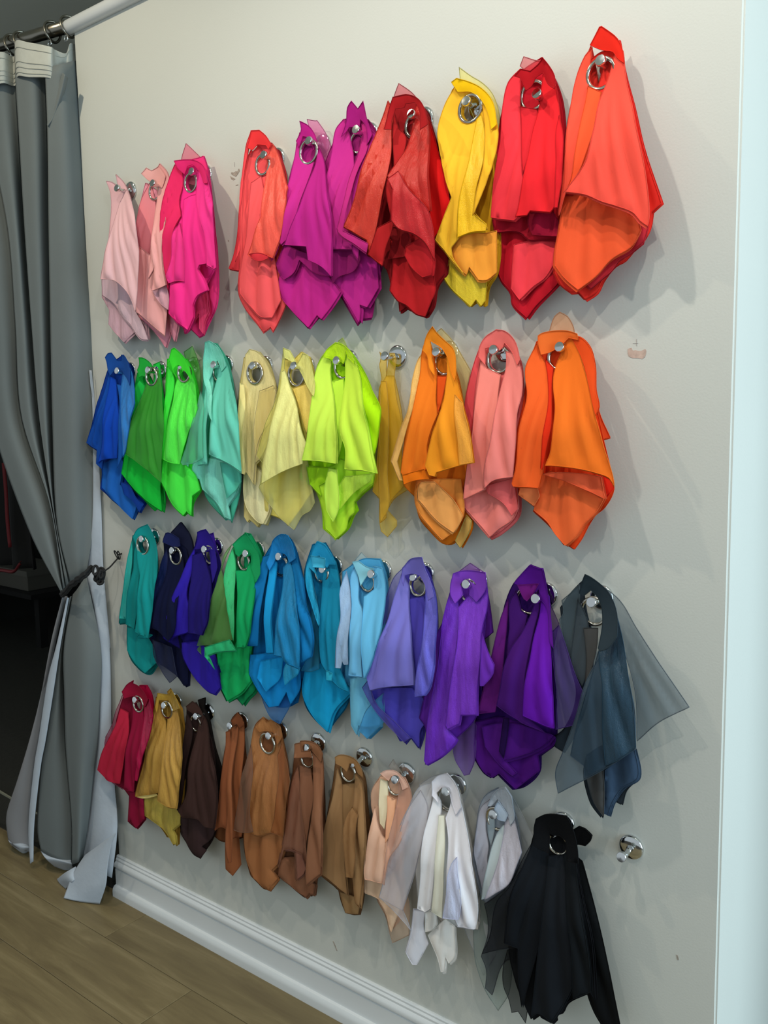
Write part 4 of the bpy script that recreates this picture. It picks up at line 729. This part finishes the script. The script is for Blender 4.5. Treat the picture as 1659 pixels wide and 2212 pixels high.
("m","2C1C1A",[(3783,6530),(3732,5897),(3616,4959),(3361,3749),(3403,3530),(3483,3013),(3970,2662),(4243,2576),(4483,2898),(4838,3418),(5012,4573),(4833,5600),(4363,6265),(4085,6655)]),
("m","3A2828",[(3638,3631),(4538,3812),(4956,3637),(4890,3433),(4432,2995),(4592,2932),(4357,2670),(4082,2697),(3656,3063)]),
("m","2E1E1C",[(3841,6372),(4033,6040),(4071,5465),(3924,4536),(3700,3721),(3537,3827),(3812,5278),(3827,5940)]),
("m","402A26",[(4265,6441),(4482,6341),(4836,5787),(5252,5235),(5261,4377),(5120,3757),(4799,3699),(4537,3807),(3867,3690),(3766,3850),(4141,4439),(4227,5513),(4258,6016)]),
("m","48302A",[(3894,6565),(4117,6737),(4272,6638),(4442,6372),(4357,6144),(4139,6352),(3921,6473)])],0.002,0.000),
('single narrow rust brown chiffon swatch bundle, fourth in the bottom row',0.5621,0.6436,(0.5621,0.6296,0.0000,0),[
("m","7C4A2C",[(5406,6479),(5568,6656),(5649,6709),(5812,6530),(5856,5945),(5959,5279),(5702,4357),(5868,3682),(5710,3562),(5341,3377),(4965,3226),(4648,3279),(4657,3432),(4998,4713),(5208,5802)]),
("m","9C5C38",[(5258,3793),(5714,3672),(5774,2891),(5445,2489),(5190,2590),(5195,3148)]),
("m","A05E3A",[(5536,6443),(5696,6549),(5887,6524),(5958,5858),(5967,5198),(6040,4163),(5915,3697),(5552,3533),(5568,4747),(5578,5637)]),
("m","965636",[(5292,6162),(5418,6217),(5517,5900),(5606,5136),(5528,4050),(5566,3809),(5308,3805),(5147,3721),(5036,3615),(5319,4893),(5346,5737)]),
("m","9A5A38",[(5479,6268),(5617,6434),(5721,6387),(5726,5699),(5828,4881),(5820,3812),(5728,3065),(5622,2995),(5541,3368),(5654,4479),(5600,5482)]),
("m","8C5030",[(5497,6504),(5773,6771),(5958,6674),(5982,6500),(5802,6377),(5688,6454),(5536,6352)])],0.000,0.000),
('caramel organza fabric swatch bundle with full grommet, fifth in the bottom row',0.6972,0.6485,(0.6778,0.6212,0.0235,1),[
("m","8C5838",[(6628,6676),(6403,6564),(6176,6038),(5970,4803),(5885,3159),(6061,2671),(6496,2492),(6692,2523),(7042,2891),(7252,3416),(7451,4857),(7438,5655),(7166,6448),(7051,6799)]),
("m","A86C42",[(6232,5255),(7186,5481),(7467,4212),(7156,3424),(6908,3133),(7090,2982),(6788,2597),(6596,2603),(6258,2704),(5987,3230)]),
("s","B07444",[(6390,6585),(6638,6830),(6815,6762),(7083,6714),(7208,6470),(7382,5868),(7374,4221),(6951,4129),(6512,3928),(6220,3947),(6274,5294),(6277,6091)]),
("o","A88068",[(6318,6112),(6481,5367),(6394,4491),(6493,4046),(6069,3902),(5809,3896),(5950,4471),(6226,5642)]),
("o","B87848",[(7165,6021),(7263,6332),(7603,5965),(7811,5663),(7603,4277),(7190,4272),(7352,4796),(7379,5595)]),
("s","B87A48",[(6475,6593),(6729,6873),(6790,6742),(6951,6849),(7290,6759),(7326,6525),(7128,6269),(6963,6526),(6754,6522),(6569,6464)])],0.004,0.000),
('tan brown fabric swatch bundle, sixth in the bottom row, plain hanging folds',0.8181,0.6472,(0.8020,0.6111,0.0195,1),[
("m","704830",[(7617,6368),(7540,5656),(7280,4225),(7000,3159),(7038,2960),(7361,2857),(7858,2714),(7996,2832),(8085,2828),(8224,3013),(8278,3304),(8374,3539),(8539,4597),(8552,5259),(8430,6189),(8081,6466)]),
("m","8E5E44",[(7141,3519),(7882,3754),(8128,3220),(8259,3197),(8206,2940),(8073,2928),(7957,2785),(7440,2919),(7073,3041)]),
("m","966650",[(7774,5931),(7998,5098),(8070,4420),(8083,3580),(7754,3164),(7736,3843),(7370,3797),(7162,3280),(7491,4486),(7685,5660)]),
("m","906050",[(7450,3855),(7681,3944),(7993,3923),(8136,3631),(8064,3472),(7856,3267),(7850,3674),(7838,3942)]),
("m","885A42",[(7870,5972),(8201,5948),(8428,5441),(8362,4800),(8257,4305),(8149,4937)]),
("m","98664A",[(8197,6353),(8545,6386),(8684,5942),(8777,5443),(8807,4505),(8739,3763),(8563,3606),(8295,3349),(8283,3613),(8377,4374),(8525,5311),(8337,5902)]),
("m","9E6C4C",[(7882,6529),(8090,6565),(8411,6546),(8605,6414),(8568,6215),(8259,6342),(8166,6383),(7921,6290)]),
("m","946244",[(7929,6545),(8084,6607),(8110,6397),(8418,6494),(8478,6354),(8318,6322),(8048,6246),(7923,6225)])],0.000,0.022),
('lighter tan brown fabric swatch bundle, seventh in the bottom row, round plate above right',0.9556,0.6443,(0.9263,0.6106,0.0202,1),[
("m","7C5838",[(8889,6344),(8818,5755),(8606,4757),(8356,3745),(8346,3471),(8938,3267),(9015,3027),(9133,2802),(9258,2814),(9506,2904),(9595,3199),(9687,3655),(9784,4332),(9878,4936),(9776,5588),(9667,6111),(9349,6442)]),
("m","9C7850",[(9058,3315),(9429,3345),(9672,3364),(9581,2973),(9335,2900),(9211,2872)]),
("m","A88058",[(8990,6168),(9172,5776),(9366,5225),(9286,4248),(9342,3387),(9097,3467),(8808,3568),(8534,3643),(8605,3833),(8477,3858),(8720,4727),(8942,5548)]),
("m","94704A",[(9196,5855),(9514,5950),(9576,5306),(9445,4335),(9414,4646)]),
("m","A07850",[(9498,6159),(9726,6041),(9867,5687),(10046,5030),(9948,4058),(9850,3323),(9733,3410),(9669,3965),(9468,3930),(9571,4730),(9594,5475)]),
("m","9A7048",[(9530,5343),(9629,5531),(9834,5422),(9838,4533),(9765,4035),(9565,3985)]),
("m","A87C50",[(9183,6545),(9268,6606),(9517,6638),(9765,6593),(9928,6460),(9990,6302),(9800,6324),(9658,6495),(9532,6462),(9466,6265),(9320,6359),(9192,6402)])],0.002,0.022),
('pale peach fabric swatch bundle, bottom row, between tan and white',1.0723,0.6379,(1.0570,0.6136,0.0195,1),[
("o","C8C0B8",[(10368,6503),(10496,6688),(10622,6532),(10746,6378),(10580,6337)]),
("m","E0B498",[(10170,6253),(9969,5904),(9964,5599),(10034,5251),(9827,4368),(9734,3855),(9766,3542),(10043,3574),(10307,3251),(10493,2999),(10802,3429),(10826,4684),(10967,5617),(10930,6132),(10739,6382)]),
("o","E0C0A8",[(10107,3852),(10651,4348),(11011,3849),(11015,3041),(10580,2701),(10489,2906),(10364,3305),(10139,3576)]),
("m","F4D0B0",[(9894,3939),(10361,4064),(10707,4397),(10881,3836),(10603,2984),(10460,3374),(10275,3624),(9886,3616)]),
("m","F8EBC8",[(10233,6234),(10395,6202),(10457,5810),(10471,5255),(10350,5339),(10245,5768)]),
("m","F4C4A8",[(10195,5661),(10417,5208),(10661,5047),(10751,4780),(10494,4110),(10014,4043),(9998,4164),(10113,4891),(10178,5377)]),
("m","FFC098",[(10460,5943),(10674,5905),(10715,5621),(10686,5188),(10619,5060),(10547,5582)]),
("o","F8C8B4",[(10698,6403),(10894,6428),(11115,6124),(11146,5758),(11033,5201),(10824,4862),(10665,4201),(10610,4213),(10715,4828),(10746,5512),(10741,6010)]),
("m","F8C8B4",[(10298,6400),(10420,6479),(10648,6506),(10825,6412),(11001,6262),(10843,6154),(10709,6380),(10539,6374),(10479,6259),(10356,6346)])],0.000,0.000),
('white satin and organza fabric swatch bundle in the bottom row',1.1996,0.6461,(1.1905,0.6212,0.0235,1),[
("o","D8D8DC",[(11218,6344),(11548,6595),(11883,6734),(12296,5978),(12673,4383),(13179,3549),(12794,2806),(12337,3671),(11300,3903)]),
("m","D0CCC8",[(11560,6487),(11377,6037),(11176,4806),(11265,3640),(11409,3661),(11693,3763),(11898,3535),(12173,3637),(12705,3777),(12648,4983),(12314,5993),(12089,6556),(11829,6728)]),
("m","F0F0FA",[(11163,3661),(11451,3734),(11410,3382),(11530,3058),(11215,2453),(11106,2424),(10943,2611),(11081,3103)]),
("m","F4F0EC",[(11556,3281),(12014,3814),(12216,3710),(12210,3049),(12072,2859),(12005,2968),(11967,2649),(11880,2598),(11796,2885)]),
("m","E8E4E0",[(11534,3788),(11815,3949),(11846,3660),(11740,3500),(11528,3359)]),
("o","E8E8F0",[(11323,6363),(11616,6529),(11583,6010),(11526,5566),(11341,4654),(11000,3684),(11211,3299),(10704,3609),(10368,3740),(10530,4233),(10808,5091),(11115,5900)]),
("o","DCD8E0",[(11371,6322),(11541,6012),(11543,5453),(11385,4754),(11198,4208),(11044,3711),(10751,3746),(10414,3783),(10696,4652),(10965,5313),(11167,5952)]),
("m","F2F0F4",[(11672,6320),(11805,6178),(11865,5720),(11922,5170),(11875,4585),(11800,4055),(11659,3930),(11467,3936),(11568,4778),(11570,5475),(11612,5875)]),
("m","E6E4D4",[(11834,5928),(11957,5955),(12146,5254),(12111,3987),(11874,4049),(11952,4928)]),
("m","FAF8FF",[(12071,6363),(12303,6328),(12471,6072),(12748,5622),(12939,4997),(12999,4509),(12934,4102),(12547,4001),(12354,4365),(12208,5538),(12015,5927),(12066,6145)]),
("s","E0E4FF",[(12397,5243),(12502,5403),(12656,4642),(12587,4188),(12208,4078),(12296,4516)]),
("m","ECE8F0",[(11664,6581),(11798,6730),(12055,6863),(12227,6664),(12389,6267),(12268,6067),(12104,6274),(12020,6474),(11860,6494),(11758,6360),(11828,6156),(11665,6291)])],0.004,0.000),
('silver grey satin fabric swatch bundle, bottom row, between white and black',1.3098,0.6295,(1.3068,0.6135,0.0215,1),[
("o","B8BCC0",[(13229,6776),(13424,6595),(13681,6238),(13857,6018),(13828,5158),(13540,5313)]),
("o","A8B4B0",[(12730,4558),(13007,5168),(13313,4759),(13426,4011),(13396,2722),(13148,2223),(12898,2456),(12719,2792),(12601,3156)]),
("m","9098A4",[(13087,6756),(12818,6550),(12673,6277),(12618,5728),(12608,5202),(12715,4851),(12833,4466),(12921,4444),(13126,4648),(13433,4982),(13602,5380),(13637,5632),(13475,6318),(13318,6743)]),
("m","A8A8B4",[(12967,6541),(12848,6246),(12841,5891),(12936,5577),(12948,5294),(13024,5148),(12908,4684),(12738,5139),(12657,5362),(12656,5850),(12714,6269)]),
("m","8C98A0",[(12913,6373),(13030,6093),(13035,5804),(13010,5610),(12927,5777),(12877,6106)]),
("m","BCC8CC",[(13124,5885),(13245,6087),(13302,5891),(13276,5562),(13223,5252),(13026,4659),(12953,4607),(13019,5262),(13056,5635)]),
("s","C0BCC8",[(13278,6228),(13441,6392),(13584,6098),(13752,5768),(13683,5538),(13573,5162),(13291,4881),(13070,4682),(13200,5109),(13261,5484),(13276,5800)]),
("s","B8C0CC",[(13198,6817),(13398,6935),(13516,6765),(13507,6536),(13524,6306),(13427,6142),(13353,6313),(13200,6417),(13149,6595),(12969,6378),(12890,6361),(13025,6616)]),
("m","B8C8DC",[(13061,6381),(13153,6547),(13367,6326),(13305,6177),(13152,6151),(13031,6242)])],0.000,0.000),
('black chiffon fabric swatch bundle, largest of the bottom row, with one long trailing tail',1.4379,0.6316,(1.4421,0.6061,0.0195,1),[
("m","08090C",[(14479,6242),(14663,6362),(14770,6459),(14903,6455),(15041,6381),(15010,6274),(14907,6141),(14774,6119),(14591,6034)]),
("o","505660",[(12882,4396),(13116,4611),(13431,4981),(13748,5668),(13928,6051),(14142,5298),(13627,3590),(13343,3372),(13050,2552),(12888,2619),(12905,3034),(12802,3264),(12967,3866)]),
("m","0A0C0E",[(14702,5949),(14900,5881),(15222,5178),(15456,4348),(15609,3681),(15737,3126),(15424,2984),(15248,3204),(15121,3472),(14885,4371)]),
("o","181C24",[(13478,3731),(13977,4054),(13979,3281),(13870,2398),(13703,2561),(13562,2472),(13505,2686),(13392,2930),(13378,3296)]),
("m","0E1014",[(14007,6420),(13919,6081),(13787,5031),(13545,3790),(13685,3194),(14016,2580),(14179,2756),(14233,2703),(14446,2695),(14524,2807),(14511,2903),(14628,2981),(14730,3202),(15206,3631),(15306,3526),(15194,4799),(14836,5795),(14622,6416),(14581,6633),(14108,6520)]),
("o","20242E",[(13977,6102),(13845,5619),(13580,5094),(13304,4694),(13158,3936),(12982,3525),(13499,3832),(13832,3988),(13942,3851),(14069,5138)]),
("m","12161C",[(13951,6014),(14262,5853),(14346,5450),(14347,4793),(14193,3985),(13980,3131),(13925,2850),(13843,3332),(13815,3989),(13539,3985),(13623,4786),(13831,5544)]),
("m","161A20",[(14281,5824),(14553,5923),(14786,5400),(14946,4560),(14976,3840),(14803,3371),(14549,2857),(14365,2927),(14232,2894),(14125,2769),(14230,3781),(14353,5050)]),
("m","101418",[(14586,5964),(14793,6180),(14945,5684),(15159,5144),(15324,4261),(15329,3829),(15011,3571),(14953,4596),(14756,5408)]),
("m","0C0E12",[(14131,6581),(14295,6707),(14842,6906),(14922,6726),(15012,6389),(15060,6092),(14784,6005),(14719,6339),(14570,6372),(14457,6330),(14364,6350),(14387,5990),(14086,6055),(14080,6386)])],0.006,0.022),
]
for i, (label, kx, kz, ring, layers, dz, te) in enumerate(BUNDLES):
    bundle(i, label, kx, kz, ring, layers, dz, te)
    hook(kx, kz+.001, 'chrome wall hook carrying the ' + label.split(',')[0].replace(' fabric swatch bundle', ' swatches').replace(' swatch bundle', ' swatches'))
hook(1.5692, 0.6268, 'bare chrome wall hook with nothing on it, right of the black bundle')

# ------------------------------------------------------------------ curtain, its rod and tieback
CURT = plain('grey_curtain_cloth', '6A7070', .85, spec=.15, noise=.03, scale=6, bump=.15, bscale=700)
LIN2 = plain('grey_beige_lining', '87878A', .85, spec=.15, noise=.04, scale=8)
LINING = plain('white_curtain_lining', 'AEB6C0', .8, spec=.2, noise=.05, scale=14, bump=.3, bscale=90)
TAPEC = plain('header_tape_cord', 'A2A398', .8)
TAPE = plain('white_header_tape', 'B4B5AC', .8, noise=.06, scale=30, bump=.3, bscale=200)
def loft(curves, nu=10, nv=40, prof=None):
    """surface through neighbouring vertical fold lines (world points, same number on each)"""
    C = [refine_open(c, nv) for c in curves]
    v = []; f = []
    for a, b, k in zip(C[:-1], C[1:], range(99)):
        s = len(v)
        for i in range(nv+1):
            for j in range(nu+1):
                t = j/nu; p = a[i]*(1-t)+b[i]*t
                p = p + np.array([0, -1, 0])*(prof[k]*math.sin(pi*t) if prof else 0)
                v.append(tuple(p))
        for i in range(nv):
            for j in range(nu):
                q = s+i*(nu+1)+j; f.append((q, q+nu+1, q+nu+2, q+1))
    return v, f
def refine_open(c, n):
    c = np.array(c, float); m = len(c); T = np.array([(c[min(i+1, m-1)]-c[max(i-1, 0)])/(2 if 0 < i < m-1 else 1) for i in range(m)])
    out = []
    for k in range(n+1):
        u = k/n*(m-1); i = min(int(u), m-2); t = u-i
        out.append(c[i]*(2*t**3-3*t*t+1)+T[i]*(t**3-2*t*t+t)+c[i+1]*(3*t*t-2*t**3)+T[i+1]*(t**3-t*t))
    return np.array(out)
cur = empty('tied_back_curtain', (-.15, -.03, 2.38))
tag(cur, 'grey lined curtain tied back beside the wall, trailing on the floor', 'curtain')
for nm, mt, cs, pf in [('drape_fold','g',[[[-505,-97,2338],[-481,-96,2170],[-453,-94,1916],[-422,-92,1620],[-387,-90,1368],[-239,-81,1072],[-120,-59,892]],[[-429,-88,2340],[-390,-85,2165],[-344,-83,1918],[-328,-82,1644],[-313,-81,1386],[-185,-73,1116],[-118,-57,901]],[[-423,-51,2363],[-371,-48,2178],[-311,-45,1931],[-306,-44,1668],[-306,-44,1400],[-191,-37,1145],[-139,-42,903]]],[0.004,0.01,0.004]),
('drape_fold','g',[[[-353,-88,2337],[-303,-85,2158],[-245,-82,1917],[-240,-81,1661],[-239,-81,1400],[-128,-75,1152],[-112,-59,909]],[[-257,-77,2331],[-235,-76,2157],[-210,-75,1913],[-205,-74,1659],[-200,-74,1400],[-130,-70,1150],[-107,-56,914]],[[-231,-40,2346],[-231,-40,2172],[-232,-40,1921],[-227,-40,1663],[-219,-39,1400],[-180,-37,1143],[-125,-41,913]]],[0.004,0.01,0.004]),
('drape_fold','g',[[[-167,-77,2321],[-167,-77,2152],[-168,-77,1907],[-163,-77,1656],[-155,-76,1400],[-117,-74,1150],[-98,-58,919]],[[-100,-68,2316],[-104,-68,2151],[-115,-69,1901],[-122,-69,1654],[-128,-70,1399],[-116,-69,1129],[-89,-55,925]],[[-94,-32,2331],[-100,-32,2166],[-121,-33,1907],[-137,-34,1657],[-154,-35,1399],[-164,-36,1106],[-104,-40,926]]],[0.004,0.01,0.004]),
('drape_fold','g',[[[-34,-69,2306],[-40,-69,2146],[-59,-71,1893],[-76,-72,1650],[-92,-73,1399],[-102,-73,1114],[-77,-57,931]],[[9,-51,2309],[9,-51,2132],[-1,-52,1888],[-6,-54,1646],[-20,-58,1395],[-39,-59,1117],[-45,-53,947]],[[2,-12,2329],[6,-12,2135],[4,-12,1893],[8,-16,1647],[-4,-22,1392],[-23,-28,1114],[-37,-39,956]],[[-18,22,2347],[-11,22,2143],[-9,22,1900],[-2,18,1650],[6,-2,1391],[-11,-13,1113],[-29,-34,962]]],[0.004,0.01,0.004]),
('header_tape','t',[[[-489,-81,2407],[-493,-84,2355],[-503,-82,2305]],[[-322,-91,2395],[-325,-94,2345],[-335,-92,2297]],[[-217,-85,2387],[-219,-87,2346],[-227,-86,2307]],[[-222,-45,2387],[-221,-47,2348],[-226,-46,2310]],[[-147,-81,2398],[-144,-83,2352],[-148,-81,2308]],[[-91,-79,2381],[-90,-81,2336],[-96,-80,2294]],[[-7,-67,2352],[-13,-70,2314],[-24,-68,2279]],[[-24,-43,2356],[-19,-45,2314],[-20,-43,2275]],[[-19,-13,2354],[-28,-16,2331],[-44,-15,2309]],[[-13,-3,2380],[-20,-5,2338],[-33,-4,2298]],[[-24,27,2387],[-21,25,2352],[-22,27,2319]]],None),
('drape_fold','g',[[[20,-53,2285],[-13,-56,2237],[-45,-61,2188],[-42,-68,2164]],[[37,-56,2275],[14,-59,2231],[-18,-64,2182],[-32,-72,2159]],[[28,-42,2273],[11,-46,2234],[-13,-55,2186],[-37,-66,2159]]],None),
('lining_edge','w',[[[17,-17,1523],[16,-17,1391],[-9,-19,1114],[-50,-21,953],[-33,-20,887],[-8,-18,743]],[[12,-9,1523],[23,-9,1391],[22,-9,1167],[15,-9,990],[20,-9,878],[27,-8,746]]],[0.003]),
('lining_panel','l',[[[-122,-49,882],[-184,-53,748],[-256,-57,581],[-357,-63,389],[-432,-68,252],[-503,-72,126],[-505,-72,39]],[[-124,-39,883],[-185,-43,759],[-246,-47,597],[-306,-50,426],[-349,-53,316],[-400,-56,118],[-403,-56,24]]],[0.012]),
('lining_strip','w',[[[-74,-71,892],[-138,-75,746],[-192,-79,630],[-254,-82,448],[-292,-84,341],[-341,-87,147],[-346,-88,16]],[[-66,-71,890],[-118,-74,749],[-171,-77,591],[-223,-80,440],[-258,-82,348],[-309,-86,156],[-327,-87,29]]],[0.003]),
('drape_fold','g',[[[-77,-61,889],[-130,-64,745],[-186,-67,586],[-238,-70,433],[-273,-72,341],[-312,-75,151],[-302,-74,66]],[[-78,-57,890],[-133,-60,738],[-166,-62,588],[-196,-64,441],[-213,-65,354],[-229,-66,171],[-231,-66,55]],[[-111,-33,883],[-168,-36,721],[-180,-37,579],[-189,-37,434],[-188,-37,350],[-182,-37,174],[-195,-38,37]]],[0.006,0.006]),
('lining_hem','w',[[[-308,-71,63],[-265,-78,52],[-289,-39,4]],[[-248,-57,61],[-222,-65,55],[-243,-32,4]],[[-192,-39,56],[-183,-43,46],[-228,-14,4]]],None),
('lining_hem','w',[[[-504,-72,43],[-489,-76,37],[-533,-48,4]],[[-444,-69,51],[-423,-75,39],[-451,-55,4]],[[-402,-58,47],[-390,-65,45],[-444,-35,4]]],None),
('drape_fold','g',[[[-70,-56,897],[-104,-73,740],[-110,-77,603],[-119,-77,462],[-118,-77,381],[-112,-77,210],[-129,-75,77]],[[-37,-59,920],[-5,-72,769],[-11,-78,622],[-27,-79,484],[-41,-79,401],[-64,-81,225],[-87,-77,100]],[[-18,-43,957],[30,-40,754],[13,-41,603],[-8,-42,477],[-34,-44,374],[-74,-46,209],[-108,-48,99]]],[0.006,0.006]),
('lining_panel','w',[[[-31,-32,951],[9,-29,748],[-8,-30,596],[-29,-32,469],[-55,-33,365],[-98,-36,198],[-130,-38,90]],[[22,-15,979],[33,-14,748],[23,-15,526],[23,-15,420],[22,-15,339],[44,-29,223],[35,-50,80]]],[0.012]),
('lining_hem_flap','w',[[[97,-66,243],[74,-70,198],[57,-75,128],[50,-79,76],[9,-76,4]],[[61,-73,215],[28,-80,155],[15,-87,98],[4,-92,58],[-25,-93,4]],[[-6,-72,166],[-34,-84,123],[-45,-95,82],[-54,-103,40],[-64,-110,4]],[[-69,-66,122],[-82,-87,88],[-92,-103,55],[-98,-111,31],[-102,-122,4]]],None),
('lining_hem_flap','w',[[[-89,-87,90],[-125,-100,65],[-201,-84,12]],[[-83,-87,80],[-100,-108,61],[-187,-85,4]],[[-75,-87,68],[-78,-107,55],[-145,-90,3]]],None)]:
    cs = [[(x/1000, y/1000, z/1000) for x, y, z in c] for c in cs]
    if len(cs) > 2:                                 # rounded across as well
        cs = [list(map(tuple, c)) for c in np.array([refine_open(np.array(cs)[:, k], (len(cs)-1)*5) for k in range(len(cs[0]))]).transpose(1, 0, 2)]
        pf = None
    v, f = loft(cs, 8 if pf or len(cs) == 2 else 2, 40, pf)
    o = obj(nm, v, f, {'g': CURT, 'l': LIN2, 'w': LINING, 't': TAPE}[mt], cur)
    bm = bmesh.new(); bm.from_mesh(o.data); bmesh.ops.remove_doubles(bm, verts=bm.verts, dist=1e-5); bm.to_mesh(o.data); bm.free()
    if nm == 'lining_hem_flap': o['label'] = 'white lining corner turned over on the floor'
    sm = o.modifiers.new('thickness', 'SOLIDIFY'); sm.thickness = .0016
    if nm == 'header_tape':
        A = np.array([refine_open(np.array(c), 20) for c in cs])
        for fr in (4, 12, 15, 18):
            MB().tube([tuple(p+np.array([0, -.0012, 0])) for p in A[:, fr]], .0008, 5).build('drawcord', TAPEC, cur)
rod = MB().tube([(.012, .004, 2.425), (-.15, -.02, 2.43), (-.34, -.045, 2.44), (-.9, -.12, 2.45)], .0165, 20).build('curtain_rod', RODM)
tag(rod, 'brushed steel curtain rod running left from the wall corner', 'curtain rod')
def rodp(x): return Vector((x, -.004+.13*x, 2.427-.02*x))
for k, x in enumerate([-0.0111, -0.0754, -0.2019, -0.2414]):
    c = rodp(x); t = empty('curtain_ring', c)
    tag(t, ['steel curtain ring nearest the wall corner', 'steel curtain ring in the middle of the rod', 'steel curtain ring just left of the middle one', 'leftmost steel curtain ring at the photo edge'][k], 'curtain ring', 'rings on the curtain rod')
    MB().tube([(c.x+.004*math.sin(a*2), c.y+.024*math.cos(a), c.z-.006+.026*math.sin(a)) for a in [2*pi*i/32 for i in range(32)]], .0034, 8, True).build('ring_band', RODM, t)
    b = (c.x+.002, c.y-.012, c.z-.034)
    MB().tube([(b[0]+.007*math.cos(a), b[1], b[2]-.006+.007*math.sin(a)) for a in [2*pi*i/20 for i in range(20)]], .0019, 6, True).build('clip', CHROME, t)
# black cord tieback with its knots, and the small loop hook it goes to
tb = empty('curtain_tieback', (.02, -.05, 1.0)); tag(tb, 'black knotted cord tieback holding the grey curtain to the wall', 'tieback')
cord = [np.array(p)/1000 for p in [[-124, -59, 892], [-58, -87, 910], [6, -104, 943], [47, -104, 963], [64, -93, 978], [52, -69, 989]]]
cc = refine_open(cord, 40)
for ofs in ((0, 0, .0055), (0, -.003, 0), (0, 0, -.0055), (0, .004, -.001)):
    pts = [tuple(p+np.array(ofs)+.0012*np.array([math.sin(i*1.1), math.cos(i*1.3), math.sin(i*.9+1)])) for i, p in enumerate(cc)]
    MB().tube(pts, .0045, 8).build('cord', BLACKC, tb)
kc = np.array([82, -67, 970])/1000
rk = random.Random(3)
for j in range(9):
    c = kc+np.array([rk.uniform(-.014, .018), rk.uniform(-.008, .004), rk.uniform(-.022, .020)]); R1 = rk.uniform(.008, .014); a0 = rk.uniform(0, 3); tl = rk.uniform(.3, 1.2)
    pts = [tuple(c+R1*np.array([math.cos(a)*math.cos(a0), math.sin(a)*.6, math.cos(a)*math.sin(a0)+.6*math.sin(a)*tl])) for a in [2*pi*i/20 for i in range(20)]]
    MB().tube(pts, .0036, 6, True).build('knot_loop', BLACKC, tb)
lp = [np.array(p)/1000 for p in [[99, -66, 981], [107, -51, 991], [107, -36, 1002], [82, -8, 1006]]]
MB().tube([tuple(p) for p in refine_open(lp, 14)], .0022, 8).build('cord_tail', BLACKC, tb)
hx = np.array([93, -10, 1019])/1000
wh = empty('tieback_hook', tuple(hx)); tag(wh, 'small black looped tieback hook screwed into the wall left of the teal swatches', 'hook')
for sgn in (-1, 1):
    MB().tube([tuple(hx+np.array([sgn*.005+.0052*math.cos(a)+.003*math.sin(a)*sgn, -.003-.004*math.sin(a), .012*math.sin(a)])) for a in [2*pi*i/20 for i in range(20)]], .0016, 6, True).build('loop', BLACKC, wh)
MB().tube([tuple(hx+np.array([0, -.004, 0])), (hx[0], .001, hx[2]+.002)], .0022, 8).build('screw', BLACKC, wh)

# things standing in the dark room behind the curtain
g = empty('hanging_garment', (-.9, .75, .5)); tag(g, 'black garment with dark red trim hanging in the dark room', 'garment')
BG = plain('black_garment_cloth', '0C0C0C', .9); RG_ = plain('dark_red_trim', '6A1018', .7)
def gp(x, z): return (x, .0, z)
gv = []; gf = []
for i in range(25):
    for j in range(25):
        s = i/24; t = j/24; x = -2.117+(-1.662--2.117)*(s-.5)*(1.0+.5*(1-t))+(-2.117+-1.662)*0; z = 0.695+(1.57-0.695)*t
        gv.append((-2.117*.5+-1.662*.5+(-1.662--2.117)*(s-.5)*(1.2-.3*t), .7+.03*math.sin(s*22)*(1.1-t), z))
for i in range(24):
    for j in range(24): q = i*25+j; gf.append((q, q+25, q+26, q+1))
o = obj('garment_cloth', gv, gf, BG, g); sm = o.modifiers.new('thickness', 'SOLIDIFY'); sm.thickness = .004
for nm, pts, wd in [('red_trim', [[-1719, 650, 1190], [-1715, 650, 1062], [-1719, 650, 934], [-1711, 650, 801]], [10, 0, 0]), ('red_hem_trim', [[-1955, 650, 668], [-1802, 650, 683], [-1697, 650, 689], [-1626, 650, 737]], [0, 0, 9])]:
    pts = [np.array(p)/1000 for p in pts]; pp = refine_open(pts, 16)
    v = []; f = []
    for i, p in enumerate(pp):
        d = np.array(wd)/1000
        v += [tuple(p-d), tuple(p+d*.0+np.array([0, -.012, 0])), tuple(p+d)]
    for i in range(len(pp)-1):
        q = i*3; f += [(q, q+3, q+4, q+1), (q+1, q+4, q+5, q+2)]
    o = obj(nm, v, f, RG_, g); sm = o.modifiers.new('thickness', 'SOLIDIFY'); sm.thickness = .003
bx = np.array([[-3545, 1350, 339], [-2846, 1650, 458]])/1000
o = MB().box(tuple(bx[0]), tuple(bx[1])).build('storage_box', plain('grey_white_carton', '55534C', .9), smooth=False)
tag(o, 'pale grey box below the hanging garment in the dark room', 'box')
bv = o.modifiers.new('edge', 'BEVEL'); bv.width = .004; bv.segments = 2
tbl = MB().box((bx[0][0]-.3, bx[0][1]-.05, bx[0][2]-.03), (bx[1][0]+.12, bx[1][1]+.2, bx[0][2]-.001))
for lx in (bx[0][0]-.25, bx[1][0]+.06):
    for ly in (bx[0][1], bx[1][1]+.12): tbl.box((lx, ly, .002), (lx+.05, ly+.05, bx[0][2]-.03))
tag(tbl.build('bench', plain('black_bench', '0B0B0A', .9), smooth=False), 'low black bench in the dark room under the pale box', 'bench')
lid = MB().box((bx[0][0]-.004, bx[0][1]-.004, bx[1][2]-.03), (bx[1][0]+.004, bx[1][1]+.004, bx[1][2]+.004)).build('lid', plain('carton_lid', '5E5C55', .9), o, smooth=False)
st = [np.array(p)/1000 for p in [[-1458, 176, 2], [-408, 113, 2], [-412, 114, 2], [-1422, 157, 2]]]
s_ = MB(); s_.add([(*st[0][:2], .0022), (*st[1][:2], .0022), (*st[2][:2], .0022), (*st[3][:2], .0022), *[(*p[:2], .0065) for p in st]],
    [(4, 5, 6, 7), (0, 1, 5, 4), (1, 2, 6, 5), (2, 3, 7, 6), (3, 0, 4, 7)])
tag(s_.build('trim_3', plain('pale_floor_strip', '8C8C7C', .7), smooth=False), kind='structure')
